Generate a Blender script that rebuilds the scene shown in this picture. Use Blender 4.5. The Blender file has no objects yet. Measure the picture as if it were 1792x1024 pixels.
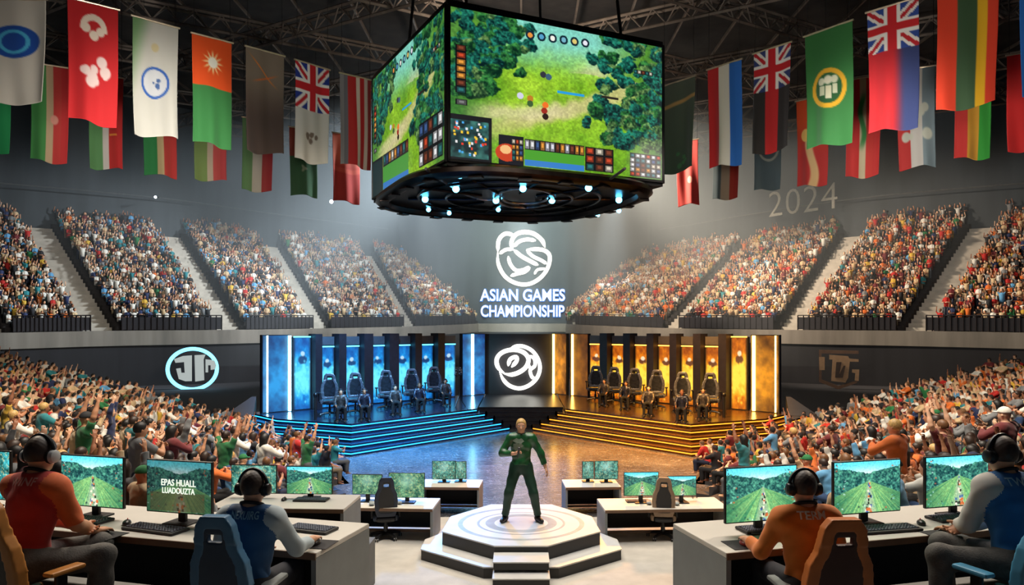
import bpy, math, random
import numpy as np
from mathutils import Vector, Matrix
from mathutils.bvhtree import BVHTree
random.seed(7)
rng = np.random.default_rng(7)
PI = math.pi
scene = bpy.context.scene
COL = scene.collection

# ---------------------------------------------------------------- view geometry
F, CX, CY, H = 1290.0, 912.0, 575.0, 3.67      # focal length in px, vanishing point, eye height
def at(px, py, Y):
    return np.array([(px-CX)*Y/F, Y, H-(py-CY)*Y/F])
def at_z(px, py, z):
    Y = (H-z)*F/(py-CY)
    return at(px, py, Y)
def srgb(c):
    c = np.asarray(c, dtype=float)/255.0
    return np.where(c <= 0.04045, c/12.92, ((c+0.055)/1.055)**2.4)

# ---------------------------------------------------------------- materials
MATS = {}
def mat(name, rgb=(128,128,128), rough=0.6, metal=0.0, var=0.12, scale=6.0, bump=0.0, bscale=60.0, spec=0.5, sheen=0.0):
    if name in MATS: return MATS[name]
    m = bpy.data.materials.new(name); m.use_nodes = True
    nt = m.node_tree; bs = nt.nodes['Principled BSDF']
    c = srgb(rgb)
    tc = nt.nodes.new('ShaderNodeTexCoord')
    nz = nt.nodes.new('ShaderNodeTexNoise'); nz.inputs['Scale'].default_value = scale; nz.inputs['Detail'].default_value = 4
    nt.links.new(tc.outputs['Object'], nz.inputs['Vector'])
    rp = nt.nodes.new('ShaderNodeValToRGB')
    rp.color_ramp.elements[0].position = 0.3; rp.color_ramp.elements[1].position = 0.7
    rp.color_ramp.elements[0].color = (*(c*(1-var)), 1); rp.color_ramp.elements[1].color = (*np.minimum(c*(1+var), 1), 1)
    nt.links.new(nz.outputs['Fac'], rp.inputs['Fac'])
    nt.links.new(rp.outputs['Color'], bs.inputs['Base Color'])
    bs.inputs['Roughness'].default_value = rough; bs.inputs['Metallic'].default_value = metal
    bs.inputs['Specular IOR Level'].default_value = spec
    if sheen: bs.inputs['Sheen Weight'].default_value = sheen
    if bump:
        n2 = nt.nodes.new('ShaderNodeTexNoise'); n2.inputs['Scale'].default_value = bscale; n2.inputs['Detail'].default_value = 5
        nt.links.new(tc.outputs['Object'], n2.inputs['Vector'])
        bp = nt.nodes.new('ShaderNodeBump'); bp.inputs['Strength'].default_value = bump; bp.inputs['Distance'].default_value = 0.02
        nt.links.new(n2.outputs['Fac'], bp.inputs['Height']); nt.links.new(bp.outputs['Normal'], bs.inputs['Normal'])
    MATS[name] = m
    return m
def emit(name, rgb, strength, sample=True):
    if name in MATS: return MATS[name]
    m = bpy.data.materials.new(name); m.use_nodes = True
    nt = m.node_tree; bs = nt.nodes['Principled BSDF']
    c = srgb(rgb)
    bs.inputs['Base Color'].default_value = (*(c*0.2), 1)
    bs.inputs['Emission Color'].default_value = (*c, 1); bs.inputs['Emission Strength'].default_value = strength
    if not sample: m.cycles.emission_sampling = 'NONE'
    MATS[name] = m
    return m
def attr_mat(name, rough=0.7, emission=0.0, sheen=0.0, trans=0.0):
    """colour comes from the mesh's own colour layer (printed cloth, lit display, clothing)"""
    if name in MATS: return MATS[name]
    m = bpy.data.materials.new(name); m.use_nodes = True
    nt = m.node_tree; bs = nt.nodes['Principled BSDF']
    a = nt.nodes.new('ShaderNodeAttribute'); a.attribute_name = 'Col'
    bs.inputs['Roughness'].default_value = rough
    if emission:
        bs.inputs['Base Color'].default_value = (0.01, 0.01, 0.012, 1)
        nt.links.new(a.outputs['Color'], bs.inputs['Emission Color']); bs.inputs['Emission Strength'].default_value = emission
        m.cycles.emission_sampling = 'NONE'
    else:
        nt.links.new(a.outputs['Color'], bs.inputs['Base Color'])
        if sheen: bs.inputs['Sheen Weight'].default_value = sheen
        if trans:
            tr = nt.nodes.new('ShaderNodeBsdfTranslucent'); nt.links.new(a.outputs['Color'], tr.inputs['Color'])
            mx = nt.nodes.new('ShaderNodeMixShader'); mx.inputs[0].default_value = trans
            nt.links.new(bs.outputs[0], mx.inputs[1]); nt.links.new(tr.outputs[0], mx.inputs[2])
            nt.links.new(mx.outputs[0], nt.nodes['Material Output'].inputs['Surface'])
    MATS[name] = m
    return m

# ---------------------------------------------------------------- objects
def tag(o, label=None, cat=None, group=None, kind=None):
    if label: o['label'] = label
    if cat: o['category'] = cat
    if group: o['group'] = group
    if kind: o['kind'] = kind
    return o
def empty(name, loc=(0,0,0), rz=0.0, label=None, cat=None, group=None, scale=1.0):
    o = bpy.data.objects.new(name, None); COL.objects.link(o)
    o.location = Vector([float(v) for v in loc]); o.rotation_euler = (0,0,rz); o.scale = (scale,)*3
    o.empty_display_size = 0.1
    return tag(o, label, cat, group)
def link(name, me, mats=None, parent=None):
    o = bpy.data.objects.new(name, me); COL.objects.link(o)
    if mats is not None:
        for m in (mats if isinstance(mats, (list, tuple)) else [mats]): me.materials.append(m)
    if parent: o.parent = parent
    return o
def arr_mesh(name, V, Fa, smooth=True, col=None, matidx=None):
    """mesh from numpy arrays; Fa is (m,3) or (m,4)"""
    V = np.ascontiguousarray(V, dtype=np.float32); Fa = np.ascontiguousarray(Fa, dtype=np.int32)
    me = bpy.data.meshes.new(name)
    me.vertices.add(len(V)); me.vertices.foreach_set('co', V.ravel())
    m, k = Fa.shape
    me.loops.add(m*k); me.loops.foreach_set('vertex_index', Fa.ravel())
    me.polygons.add(m); me.polygons.foreach_set('loop_start', np.arange(0, m*k, k, dtype=np.int32))
    me.polygons.foreach_set('use_smooth', np.full(m, smooth))
    if matidx is not None: me.polygons.foreach_set('material_index', np.asarray(matidx, dtype=np.int32))
    me.update(calc_edges=True)
    if col is not None:
        ca = me.color_attributes.new('Col', 'FLOAT_COLOR', 'POINT')
        c4 = np.ones((len(V), 4), dtype=np.float32); c4[:, :3] = col
        ca.data.foreach_set('color', c4.ravel())
    return me
def copy_tree(o, parent=None):
    c = o.copy(); COL.objects.link(c)
    if parent: c.parent = parent
    for ch in o.children: copy_tree(ch, c)
    return c

class MB:
    """collects shapes for ONE mesh"""
    def __init__(s): s.v = []; s.f = []; s.m = []; s.mi = 0; s.T = np.eye(4)
    def _add(s, V, Fs):
        b = len(s.v)
        V = np.asarray(V, dtype=float)
        V = V @ s.T[:3,:3].T + s.T[:3,3]
        s.v.extend(V.tolist()); s.f.extend([tuple(b+i for i in f) for f in Fs]); s.m.extend([s.mi]*len(Fs))
    def box(s, c, d, bev=0.0, rz=0.0, taper=1.0):
        hx, hy, hz = d[0]/2, d[1]/2, d[2]/2
        if bev <= 0:
            V = [(-hx,-hy,-hz),(hx,-hy,-hz),(hx,hy,-hz),(-hx,hy,-hz),(-hx*taper,-hy*taper,hz),(hx*taper,-hy*taper,hz),(hx*taper,hy*taper,hz),(-hx*taper,hy*taper,hz)]
            Fs = [(3,2,1,0),(4,5,6,7),(0,1,5,4),(1,2,6,5),(2,3,7,6),(3,0,4,7)]
        else:
            b = min(bev, hx*.98, hy*.98, hz*.98)
            def ring(ix, iy, z):
                o = []
                for (sx, sy) in ((-1,-1),(1,-1),(1,1),(-1,1)):
                    x, y = sx*(hx-ix), sy*(hy-iy); r = b - min(ix,iy) if ix else b
                    if sx*sy > 0: o += [(x, y-sy*r, z),(x-sx*r, y, z)] if (sx,sy)==(-1,-1) else [(x, y-sy*r, z),(x-sx*r, y, z)]
                    else: o += [(x-sx*r, y, z),(x, y-sy*r, z)]
                return o
            R = [ring(b,b,-hz)]
            V = []
            def oct_(inset, z):
                x, y = hx-inset, hy-inset; c = b*0.6
                return [(-x+c,-y,z),(x-c,-y,z),(x,-y+c,z),(x,y-c,z),(x-c,y,z),(-x+c,y,z),(-x,y-c,z),(-x,-y+c,z)]
            rings = [oct_(b*.7,-hz), oct_(b*.2,-hz+b*.3), oct_(0,-hz+b), oct_(0,hz-b), oct_(b*.2,hz-b*.3), oct_(b*.7,hz)]
            V = [p for r in rings for p in r]; Fs = [tuple(range(7,-1,-1)), tuple(range(40,48))]
            for i in range(5):
                for j in range(8):
                    k = (j+1)%8; Fs.append((i*8+j, i*8+k, i*8+8+k, i*8+8+j))
        V = np.array(V, dtype=float)
        if rz:
            ca, sa = math.cos(rz), math.sin(rz); V = np.c_[V[:,0]*ca-V[:,1]*sa, V[:,0]*sa+V[:,1]*ca, V[:,2]]
        s._add(V+np.array(c, dtype=float), Fs); return s
    def tube(s, pts, r, n=8, closed=False, cap=True):
        P = np.array(pts, dtype=float); m = len(P)
        rr = np.full(m, r, dtype=float) if np.isscalar(r) else np.array(r, dtype=float)
        V = []; up0 = None
        for i in range(m):
            a = P[(i-1) % m] if (closed or i > 0) else P[i]; b = P[(i+1) % m] if (closed or i < m-1) else P[i]
            t = b-a; t /= (np.linalg.norm(t)+1e-12)
            if up0 is None:
                u = np.array([0,0,1.0]) if abs(t[2]) < .9 else np.array([1.0,0,0])
            else: u = up0
            x = np.cross(t, u); x /= (np.linalg.norm(x)+1e-12); y = np.cross(x, t); up0 = y
            for k in range(n):
                an = 2*PI*k/n; V.append(P[i]+rr[i]*(math.cos(an)*x+math.sin(an)*y))
        Fs = []
        for i in range(m if closed else m-1):
            j = (i+1) % m
            for k in range(n):
                l = (k+1) % n; Fs.append((i*n+k, i*n+l, j*n+l, j*n+k))
        if not closed and cap: Fs += [tuple(range(n-1,-1,-1)), tuple((m-1)*n+k for k in range(n))]
        s._add(V, Fs); return s
    def lathe(s, prof, c=(0,0,0), n=32, cap=True):
        V = []; Fs = []
        for (r, z) in prof:
            for k in range(n): a = 2*PI*k/n; V.append((c[0]+r*math.cos(a), c[1]+r*math.sin(a), c[2]+z))
        for i in range(len(prof)-1):
            for k in range(n):
                l = (k+1)%n; Fs.append((i*n+k, i*n+l, (i+1)*n+l, (i+1)*n+k))
        if cap: Fs += [tuple(range(n-1,-1,-1)), tuple((len(prof)-1)*n+k for k in range(n))]
        s._add(V, Fs); return s
    def prism(s, poly, z0, z1, top_inset=None):
        n = len(poly); V = [(x,y,z0) for x,y in poly]+[(x,y,z1) for x,y in (top_inset or poly)]
        Fs = [tuple(range(n-1,-1,-1)), tuple(range(n,2*n))]+[(i,(i+1)%n,n+(i+1)%n,n+i) for i in range(n)]
        s._add(V, Fs); return s
    def plate(s, poly, y0, y1):
        """outline in the x-z plane, thickness along y"""
        n = len(poly); V = [(x,y0,z) for x,z in poly]+[(x,y1,z) for x,z in poly]
        Fs = [tuple(range(n)), tuple(range(2*n-1,n-1,-1))]+[(i,n+i,n+(i+1)%n,(i+1)%n) for i in range(n)]
        s._add(V, Fs); return s
    def ball(s, c, r, n=10, m=7):
        r = np.array([r]*3 if np.isscalar(r) else r, dtype=float); V = [(0,0,-1)]
        for i in range(1, m):
            t = PI*i/m-PI/2
            for k in range(n): a = 2*PI*k/n; V.append((math.cos(t)*math.cos(a), math.cos(t)*math.sin(a), math.sin(t)))
        V.append((0,0,1)); L = len(V)-1; Fs = []
        for k in range(n):
            l = (k+1)%n; Fs.append((0,1+l,1+k)); Fs.append((L, L-n+k, L-n+l))
            for i in range(m-2): Fs.append((1+i*n+k, 1+i*n+l, 1+(i+1)*n+l, 1+(i+1)*n+k))
        s._add(np.array(V)*r+np.array(c, dtype=float), Fs); return s
    def build(s, name, m, parent=None, smooth=False):
        me = bpy.data.meshes.new(name); me.from_pydata(s.v, [], s.f)
        if smooth: me.polygons.foreach_set('use_smooth', [True]*len(s.f))
        if any(s.m): me.polygons.foreach_set('material_index', s.m)
        me.update()
        o = link(name, me, m, parent)
        if smooth:
            try: me.set_sharp_from_angle(angle=math.radians(40))
            except Exception: pass
        return o

def text_mesh(body, size, extrude=0.02, offset=0.0, spacing=1.0, align='CENTER', lines=1.0):
    cu = bpy.data.curves.new('lettering', 'FONT'); cu.body = body; cu.size = size; cu.extrude = extrude; cu.offset = offset
    cu.align_x = align; cu.align_y = 'CENTER'; cu.space_character = spacing; cu.space_line = lines; cu.resolution_u = 4
    t = bpy.data.objects.new('lettering', cu); COL.objects.link(t)
    dg = bpy.context.evaluated_depsgraph_get()
    me = bpy.data.meshes.new_from_object(t.evaluated_get(dg)); me.name = 'lettering'
    bpy.data.objects.remove(t); bpy.data.curves.remove(cu)
    me.transform(Matrix.Rotation(PI/2, 4, 'X'))       # now upright in x-z, reading from -y
    return me

# ---------------------------------------------------------------- smooth solids (signed distance -> one continuous skin)
def nrm(v): v = np.asarray(v, dtype=float); return v/(np.linalg.norm(v)+1e-12)
def rc(a, b, ra, rb, k=0.03, g=0, cut=None): return ('rc', np.array(a, float), np.array(b, float), ra, rb, k, g, cut)
def el(c, r, R=None, k=0.03, g=0, cut=None): return ('el', np.array(c, float), np.eye(3) if R is None else R, np.array(r, float), k, g, cut)
def prim_d(p, op):
    if op[0] == 'rc':
        _, a, b, ra, rb = op[:5]; ba = b-a; pa = p-a
        t = np.clip(pa@ba/(ba@ba+1e-12), 0, 1)
        q = pa-t[:,None]*ba
        d = np.sqrt((q*q).sum(1))-(ra+t*(rb-ra))
    else:
        _, c, R, r = op[:4]; q = (p-c)@R
        k0 = np.sqrt(((q/r)**2).sum(1)); k1 = np.sqrt(((q/(r*r))**2).sum(1))
        d = k0*(k0-1)/(k1+1e-9)
    cut = op[7] if op[0] == 'rc' else op[6]
    if cut is not None: d = np.maximum(d, (p-cut[0])@cut[1])
    return d.astype(np.float32)
def k_g(op): return (op[5], op[6]) if op[0] == 'rc' else (op[4], op[5])
def field(p, ops, post=None, groups=False):
    d = None; best = None; gd = None
    for op in ops:
        x = prim_d(p, op); k, g = k_g(op)
        if d is None: d = x.copy()
        else:
            hh = np.maximum(k-np.abs(d-x), 0)/k; d = np.minimum(d, x)-hh*hh*k*0.25
        if groups:
            if gd is None: gd = x.copy(); best = np.full(len(p), g)
            else:
                m = x < gd; gd[m] = x[m]; best[m] = g
    if post:
        for f in post: d = f(p, d)
    return (d, best) if groups else d
def solid(ops, h, post=None, pad=0.06):
    """surface nets over a sparse grid -> V, quads, group of each vertex"""
    lo = np.full(3, 1e9); hi = -lo
    for op in ops:
        if op[0] == 'rc':
            for q, r in ((op[1], op[3]), (op[2], op[4])): lo = np.minimum(lo, q-r); hi = np.maximum(hi, q+r)
        else: r = op[3].max(); lo = np.minimum(lo, op[1]-r); hi = np.maximum(hi, op[1]+r)
    lo -= pad; hi += pad
    B = 8
    nb = np.ceil((hi-lo)/(h*B)).astype(int)+1; n = nb*B
    bi = np.stack(np.meshgrid(*[np.arange(k) for k in nb], indexing='ij'), -1).reshape(-1, 3)
    cen = lo+(bi*B+(B-1)/2)*h
    dc = field(cen, ops, post)
    act = np.abs(dc) < h*B*1.25+0.03
    G = np.ones(tuple(n), dtype=np.float32)
    G6 = G.reshape(nb[0],B,nb[1],B,nb[2],B)
    ins = bi[(~act) & (dc < 0)]
    if len(ins): G6[ins[:,0],:,ins[:,1],:,ins[:,2],:] = -1
    ab = bi[act]; off = np.stack(np.meshgrid(*[np.arange(B)]*3, indexing='ij'), -1).reshape(-1, 3)
    for s0 in range(0, len(ab), 400):
        blk = ab[s0:s0+400]
        pts = lo+((blk[:,None,:]*B+off[None]).reshape(-1,3))*h
        G6[blk[:,0],:,blk[:,1],:,blk[:,2],:] = field(pts, ops, post).reshape(len(blk),B,B,B)
    S = G < 0
    c = [S[i:n[0]-1+i, j:n[1]-1+j, k:n[2]-1+k] for i in (0,1) for j in (0,1) for k in (0,1)]
    cnt = sum(x.astype(np.int8) for x in c)
    ac = np.argwhere((cnt > 0) & (cnt < 8))
    offs = np.array([(i,j,k) for i in (0,1) for j in (0,1) for k in (0,1)])
    val = np.stack([G[ac[:,0]+o[0], ac[:,1]+o[1], ac[:,2]+o[2]] for o in offs], 1)
    acc = np.zeros((len(ac),3)); num = np.zeros(len(ac))
    for a in range(8):
        for b in range(a+1, 8):
            if np.abs(offs[a]-offs[b]).sum() != 1: continue
            va, vb = val[:,a], val[:,b]; m = (va < 0) != (vb < 0)
            t = np.where(m, va/(va-vb+1e-20), 0)[:,None]
            acc += np.where(m[:,None], offs[a]+t*(offs[b]-offs[a]), 0); num += m
    V = lo+(ac+acc/num[:,None])*h
    idx = np.full((n[0]-1, n[1]-1, n[2]-1), -1, dtype=np.int32); idx[ac[:,0],ac[:,1],ac[:,2]] = np.arange(len(ac))
    Q = []
    for ax in range(3):
        sl0 = [slice(1,-1)]*3; sl1 = [slice(1,-1)]*3; sl0[ax] = slice(0,-1); sl1[ax] = slice(1,None)
        A, Bv = S[tuple(sl0)], S[tuple(sl1)]
        e = np.argwhere(A != Bv); fl = A[e[:,0],e[:,1],e[:,2]]
        e = e.copy(); u, w = (ax+1)%3, (ax+2)%3
        e[:,u] += 1; e[:,w] += 1
        def cell(du, dw):
            q = e.copy(); q[:,u] += du; q[:,w] += dw; return idx[q[:,0],q[:,1],q[:,2]]
        q = np.stack([cell(-1,-1), cell(0,-1), cell(0,0), cell(-1,0)], 1)
        q[~fl] = q[~fl][:, ::-1]; Q.append(q)
    Q = np.concatenate(Q); Q = Q[(Q >= 0).all(1)]
    _, g = field(V, ops, None, True)
    return V, Q, g
def solid_obj(name, ops, h, m, parent=None, post=None, by_group=False):
    V, Q, g = solid(ops, h, post)
    mi = None
    if by_group: mi = np.array([np.bincount(r).argmax() for r in g[Q]]) if len(Q) < 1 else g[Q[:,0]]
    return link(name, arr_mesh(name, V, Q, True, matidx=mi), m, parent)
# ---------------------------------------------------------------- people
def ik(a, b, l1, l2, hint):
    """joint between a and b bent towards hint; returns joint, reachable end"""
    a = np.array(a, float); b = np.array(b, float); d = b-a; L = np.linalg.norm(d); u = d/(L+1e-9)
    if L > (l1+l2)*0.995: b = a+u*(l1+l2)*0.995; L = (l1+l2)*0.995
    x = (l1*l1-l2*l2+L*L)/(2*L); h = math.sqrt(max(l1*l1-x*x, 1e-6))
    hv = np.array(hint, float); hv = hv-(hv@u)*u; hv /= (np.linalg.norm(hv)+1e-9)
    return a+u*x+hv*h, b
def basis(x, y, z): return np.stack([nrm(x), nrm(y), nrm(z)], 1)
def hand_ops(w, d, n, t, curl=0.5, g=0, fine=True, spread=0.12, s=1.0):
    """w wrist, d finger direction, n the way the palm faces, t thumb side"""
    d = nrm(d); n = nrm(np.array(n)-(np.array(n)@d)*d); t = nrm(np.array(t)-(np.array(t)@d)*d-(np.array(t)@n)*n)
    o = []
    if not fine: return [el(w+d*.07+n*.01, (.05,.042,.03), basis(d,t,n), .03, g)]
    o.append(el(w+d*.052*s, (.052*s,.042*s,.018*s), basis(d,t,n), .02, g))
    for i, (off, L) in enumerate(((.031,.070),(.0105,.079),(-.0105,.073),(-.031,.057))):
        b = w+d*.088*s+t*off*s-d*abs(off)*.22*s; dd = nrm(d+t*off*spread*14); L *= s
        r = .0088*s if i < 3 else .0076*s; p = b; ang = 0
        for j, (fr, cc) in enumerate(((.46,.55),(.30,1.0),(.24,.75))):
            ang += curl*cc*(1+.08*i); q = p+L*fr*(math.cos(ang)*dd+math.sin(ang)*n)
            o.append(rc(p, q, r*(1-.06*j), r*(1-.06*(j+1)), .006, g)); p = q
    b = w+d*.022*s+t*.030*s; m = b+s*.042*nrm(t*.75+d*.75+n*.35); e = m+s*.033*nrm(t*.15+d*.95+n*.45*(0.5+curl))
    o += [rc(b, m, .0125*s, .0105*s, .012, g), rc(m, e, .0105*s, .0085*s, .006, g)]
    return o
def person_joints(kind='sit', lean=0.05, yaw=0.0, head_yaw=0.0, head_pitch=0.0, hip_z=None, lhand=None, rhand=None, knees=None, spread=0.12, side=0.0,
                  feet=None, lhint=(-.5,-.6,-.6), rhint=(.5,-.6,-.6), roll=0.0):
    J = {}
    z = (0.60 if kind == 'sit' else 0.95) if hip_z is None else hip_z
    P = np.array([0,0,z]); up = nrm([side, lean, 1]); N = P+up*0.53
    cy, sy = math.cos(yaw), math.sin(yaw)
    right = nrm(np.array([cy, sy, 0])-np.array([cy, sy, 0])@up*up); fwd = np.cross(up, right)
    J.update(P=P, up=up, right=right, fwd=fwd, N=N, C=P+up*.36)
    hy = yaw+head_yaw; hu = nrm(up*.4+np.array([0,0,1.0])+np.array([-math.sin(hy), math.cos(hy), 0])*-head_pitch)
    hr = nrm(np.array([math.cos(hy), math.sin(hy), 0])); hr = nrm(hr-hr@hu*hu); hf = np.cross(hu, hr)
    J.update(hu=hu, hr=hr, hf=hf, Hd=N+hu*.155+hf*.02)
    for s, n in ((-1,'L'),(1,'R')):
        sh = N-up*.068+right*s*.182; J['S'+n] = sh
        hp = P+np.array([s*.092, 0, -.02]); J['H'+n] = hp
        if kind == 'sit':
            kn = (hp+np.array([s*spread*.5, .43, .02])) if not knees else np.array(knees[0 if s < 0 else 1], float)
            an = np.array([kn[0]+s*.01, kn[1]-.02, .10]) if not feet else np.array(feet[0 if s < 0 else 1], float)
            if not knees and feet: kn, an = ik(hp, an, .43, .43, (0,1,.3))
        else:
            an = np.array([s*spread, .0, .10]) if not feet else np.array(feet[0 if s < 0 else 1], float)
            kn, an = ik(hp, an, .44, .42, (s*.15, 1, 0))
        J['K'+n], J['A'+n] = kn, an
        tgt = lhand if s < 0 else rhand
        if tgt is None: tgt = (sh+np.array([s*.05,.10,-.50])) if kind != 'sit' else (kn+np.array([-s*.02,-.13,.10]))
        e, w = ik(sh, tgt, .285, .255, lhint if s < 0 else rhint)
        J['E'+n], J['W'+n] = e, w
    return J
def body_ops(J, fine=True, hands=None, fat=1.0, skirt=False):
    R = basis(J['right'], J['fwd'], J['up']); Rh = basis(J['hr'], J['hf'], J['hu']); P, up, N = J['P'], J['up'], J['N']
    hd, hf, hu, hr = J['Hd'], J['hf'], J['hu'], J['hr']; o = []
    o += [el(P+up*.01, (.158*fat,.118*fat,.135), R, .04), el(P+up*.19, (.143*fat,.103*fat,.17), R, .05), el(J['C'], (.168*fat,.116*fat,.19), R, .05)]
    for n in 'LR':
        o.append(rc(N-up*.045, J['S'+n], .062, .060, .05))
        o += [rc(J['S'+n], J['E'+n], .053*fat, .042, .04), rc(J['E'+n], J['W'+n], .044, .028, .02)]
        m = J['E'+n]*.7+J['W'+n]*.3; o.append(el(m, (.044,.044,.075), basis(*(lambda d: (np.cross(d, [.3,.2,.9]), np.cross(d, np.cross(d, [.3,.2,.9])), d))(nrm(J['W'+n]-J['E'+n]))), .02))
        o += [rc(J['H'+n], J['K'+n], .088*fat, .058, .05), rc(J['K'+n], J['A'+n], .056, .037, .03)]
        d = nrm(J['A'+n]-J['K'+n]); cb = J['K'+n]*.68+J['A'+n]*.32
        o.append(rc(cb, cb+d*.06, .055, .05, .03))
        fd = J['fwd'].copy(); fd[2] = 0; fd = nrm(fd); A = J['A'+n]
        if 'T'+n in J: fd = nrm(J['T'+n])
        o += [rc(A-fd*.03-np.array([0,0,.045]), A+fd*.15-np.array([0,0,.062]), .036, .028, .03)]
        s = -1 if n == 'L' else 1
        hk = (hands or {}).get(n)
        if hk: o += hand_ops(J['W'+n], *hk, fine=fine)
        else:
            dd = nrm(J['W'+n]-J['E'+n]); o += hand_ops(J['W'+n], dd, -s*J['right'], np.cross(dd, -s*J['right'])*s, .45, fine=fine)
    o += [rc(N-up*.03, hd-hu*.05-hf*.01, .060, .053, .03)]
    o += [el(hd, (.076,.096,.099), Rh, .02), el(hd+hf*.026-hu*.052, (.061,.070,.078), Rh, .03), el(hd+hf*.066-hu*.108, (.024,.02,.018), Rh, .02)]
    if fine:
        o += [rc(hd+hf*.093-hu*.014, hd+hf*.112-hu*.048, .009, .014, .012)]
        for s in (-1, 1):
            o += [el(hd+hr*s*.079-hf*.004-hu*.022, (.010,.020,.031), Rh, .006), rc(hd+hf*.086+hr*s*.018+hu*.012, hd+hf*.078+hr*s*.046+hu*.014, .010, .009, .012)]
            o += [rc(hd+hf*.094+hr*s*.004-hu*.079, hd+hf*.084+hr*s*.022-hu*.078, .008, .005, .006)]
    return o
def face_post(J):
    hd, hf, hu, hr = J['Hd'], J['hf'], J['hu'], J['hr']
    c = [hd+hf*.094+hr*s*.031-hu*.012 for s in (-1, 1)]
    def f(p, d):
        for q in c: d = np.maximum(d, -(np.sqrt(((p-q)**2).sum(1))-.013))
        return d.astype(np.float32)
    return [f]
def shirt_ops(J, t=.014, sleeve=0.6, fat=1.0, hem_d=.09):
    """sleeve: 0..1 of the upper arm, 1..2 runs down the forearm; group 0 torso, 1 sleeves"""
    R = basis(J['right'], J['fwd'], J['up']); P, up, N = J['P'], J['up'], J['N']; o = []
    hem = (P-up*hem_d, -up)
    o += [el(P+up*.01, (.158*fat+t,.118*fat+t,.14+t), R, .05, 0, hem), el(P+up*.19, (.146*fat+t,.106*fat+t,.18), R, .05), el(J['C'], (.168*fat+t,.116*fat+t,.19+t*.5), R, .05)]
    for n in 'LR':
        M_ = (N-up*.045)*.24+J['S'+n]*.76; o += [rc(N-up*.045, M_, .062+t, .061+t, .05, 0), rc(M_, J['S'+n], .0612+t, .0605+t, .05, 1)]
        S, E, W = J['S'+n], J['E'+n], J['W'+n]
        if sleeve <= 1:
            c = S+(E-S)*sleeve; o.append(rc(S, E, .053*fat+t, .042+t*1.3, .03, 1, (c, nrm(E-S))))
        else:
            c = E+(W-E)*(sleeve-1); o += [rc(S, E, .053*fat+t, .044+t, .04, 1), rc(E, W, .044+t, .029+t*.9, .03, 1, (c, nrm(W-E)))]
    return o
def shirt_post(J, amp=.004, fr=26.0, collar=.072):
    q = J['N']+J['up']*.055-J['fwd']*.0
    def f(p, d):
        d = d+amp*np.sin(p[:,0]*fr+1.7*np.sin(p[:,2]*fr*.7))*np.sin(p[:,2]*fr*.9+p[:,1]*fr*.8)
        return np.maximum(d, -(np.sqrt(((p-q)**2).sum(1))-collar)).astype(np.float32)
    return [f]
def trouser_ops(J, t=.014, length=0.95, fat=1.0):
    R = basis(J['right'], J['fwd'], J['up']); P, up = J['P'], J['up']; o = []
    o.append(el(P+up*.01, (.158*fat+t*.7,.118*fat+t*.7,.14), R, .05, 0, (P+up*.085, up)))
    for n in 'LR':
        Hh, K, A = J['H'+n], J['K'+n], J['A'+n]; c = K+(A-K)*length
        o += [rc(Hh, K, .088*fat+t, .060+t, .05), rc(K, A, .060+t, .046+t, .04, 0, (c, nrm(A-K)))]
    return o
def fold_post(amp=.005, fr=30.0):
    def f(p, d): return (d+amp*np.sin(p[:,2]*fr+2*np.sin(p[:,0]*fr*.5))*np.sin(p[:,1]*fr*.6+p[:,0]*fr*.5)).astype(np.float32)
    return [f]
def hair_ops(J, style='short'):
    Rh = basis(J['hr'], J['hf'], J['hu']); hd, hf, hu, hr = J['Hd'], J['hf'], J['hu'], J['hr']; o = []
    pl = nrm(hf*.80-hu*.62); pt = hd+hf*.066+hu*.030
    if style == 'short':
        o = [el(hd-hf*.004+hu*.006, (.086,.105,.107), Rh, .02, 0, (pt, pl))]
    elif style == 'long':
        o = [el(hd-hf*.006+hu*.006, (.092,.110,.112), Rh, .02, 0, (pt, pl)), rc(hd-hf*.05-hu*.02, hd-hf*.075-hu*.24, .075, .055, .05), rc(hd-hf*.03-hu*.04+hr*.05, hd-hf*.03-hu*.2+hr*.07, .04, .035, .05), rc(hd-hf*.03-hu*.04-hr*.05, hd-hf*.03-hu*.2-hr*.07, .04, .035, .05)]
    elif style == 'cap':
        o = [el(hd+hu*.012, (.091,.110,.108), Rh, .01, 0, (hd+hu*.012, -hu)), el(hd+hf*.12+hu*.022, (.065,.075,.010), Rh, .01)]
    elif style == 'bun':
        o = [el(hd-hf*.004+hu*.006, (.086,.105,.107), Rh, .02, 0, (pt, pl)), el(hd-hf*.09+hu*.075, (.04,.04,.04), Rh, .02)]
    return o
def hair_post(J, style):
    hd, hf, hu = J['Hd'], J['hf'], J['hu']
    def f(p, d):
        d = d+.0008*np.sin(p[:,0]*170)*np.sin(p[:,1]*150+p[:,2]*160)
        if style in ('short', 'bun'):
            q = p-hd; low = q@hu; fw = q@hf
            d = np.maximum(d, np.minimum(-(low+.055), 9)+0*fw)                      # nape line
            d = np.maximum(d, np.minimum(fw-.018, -(low+.012)))                     # around the ears and face
        return d.astype(np.float32)
    return [f]
def shoe_ops(J, n='L'):
    fd = J['fwd'].copy(); fd[2] = 0; fd = nrm(fd); A = J['A'+n]
    if 'T'+n in J: fd = nrm(J['T'+n])
    return [rc(A-fd*.035-np.array([0,0,.05]), A+fd*.16-np.array([0,0,.064]), .046, .036, .03), rc(A-np.array([0,0,.05]), A+np.array([0,0,.0]), .05, .048, .02, 0, (A+np.array([0,0,.0]), np.array([0,0,1.0])))]
def sole_post():
    def f(p, d): return np.maximum(d, -p[:,2]+.002).astype(np.float32)
    return [f]

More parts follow.
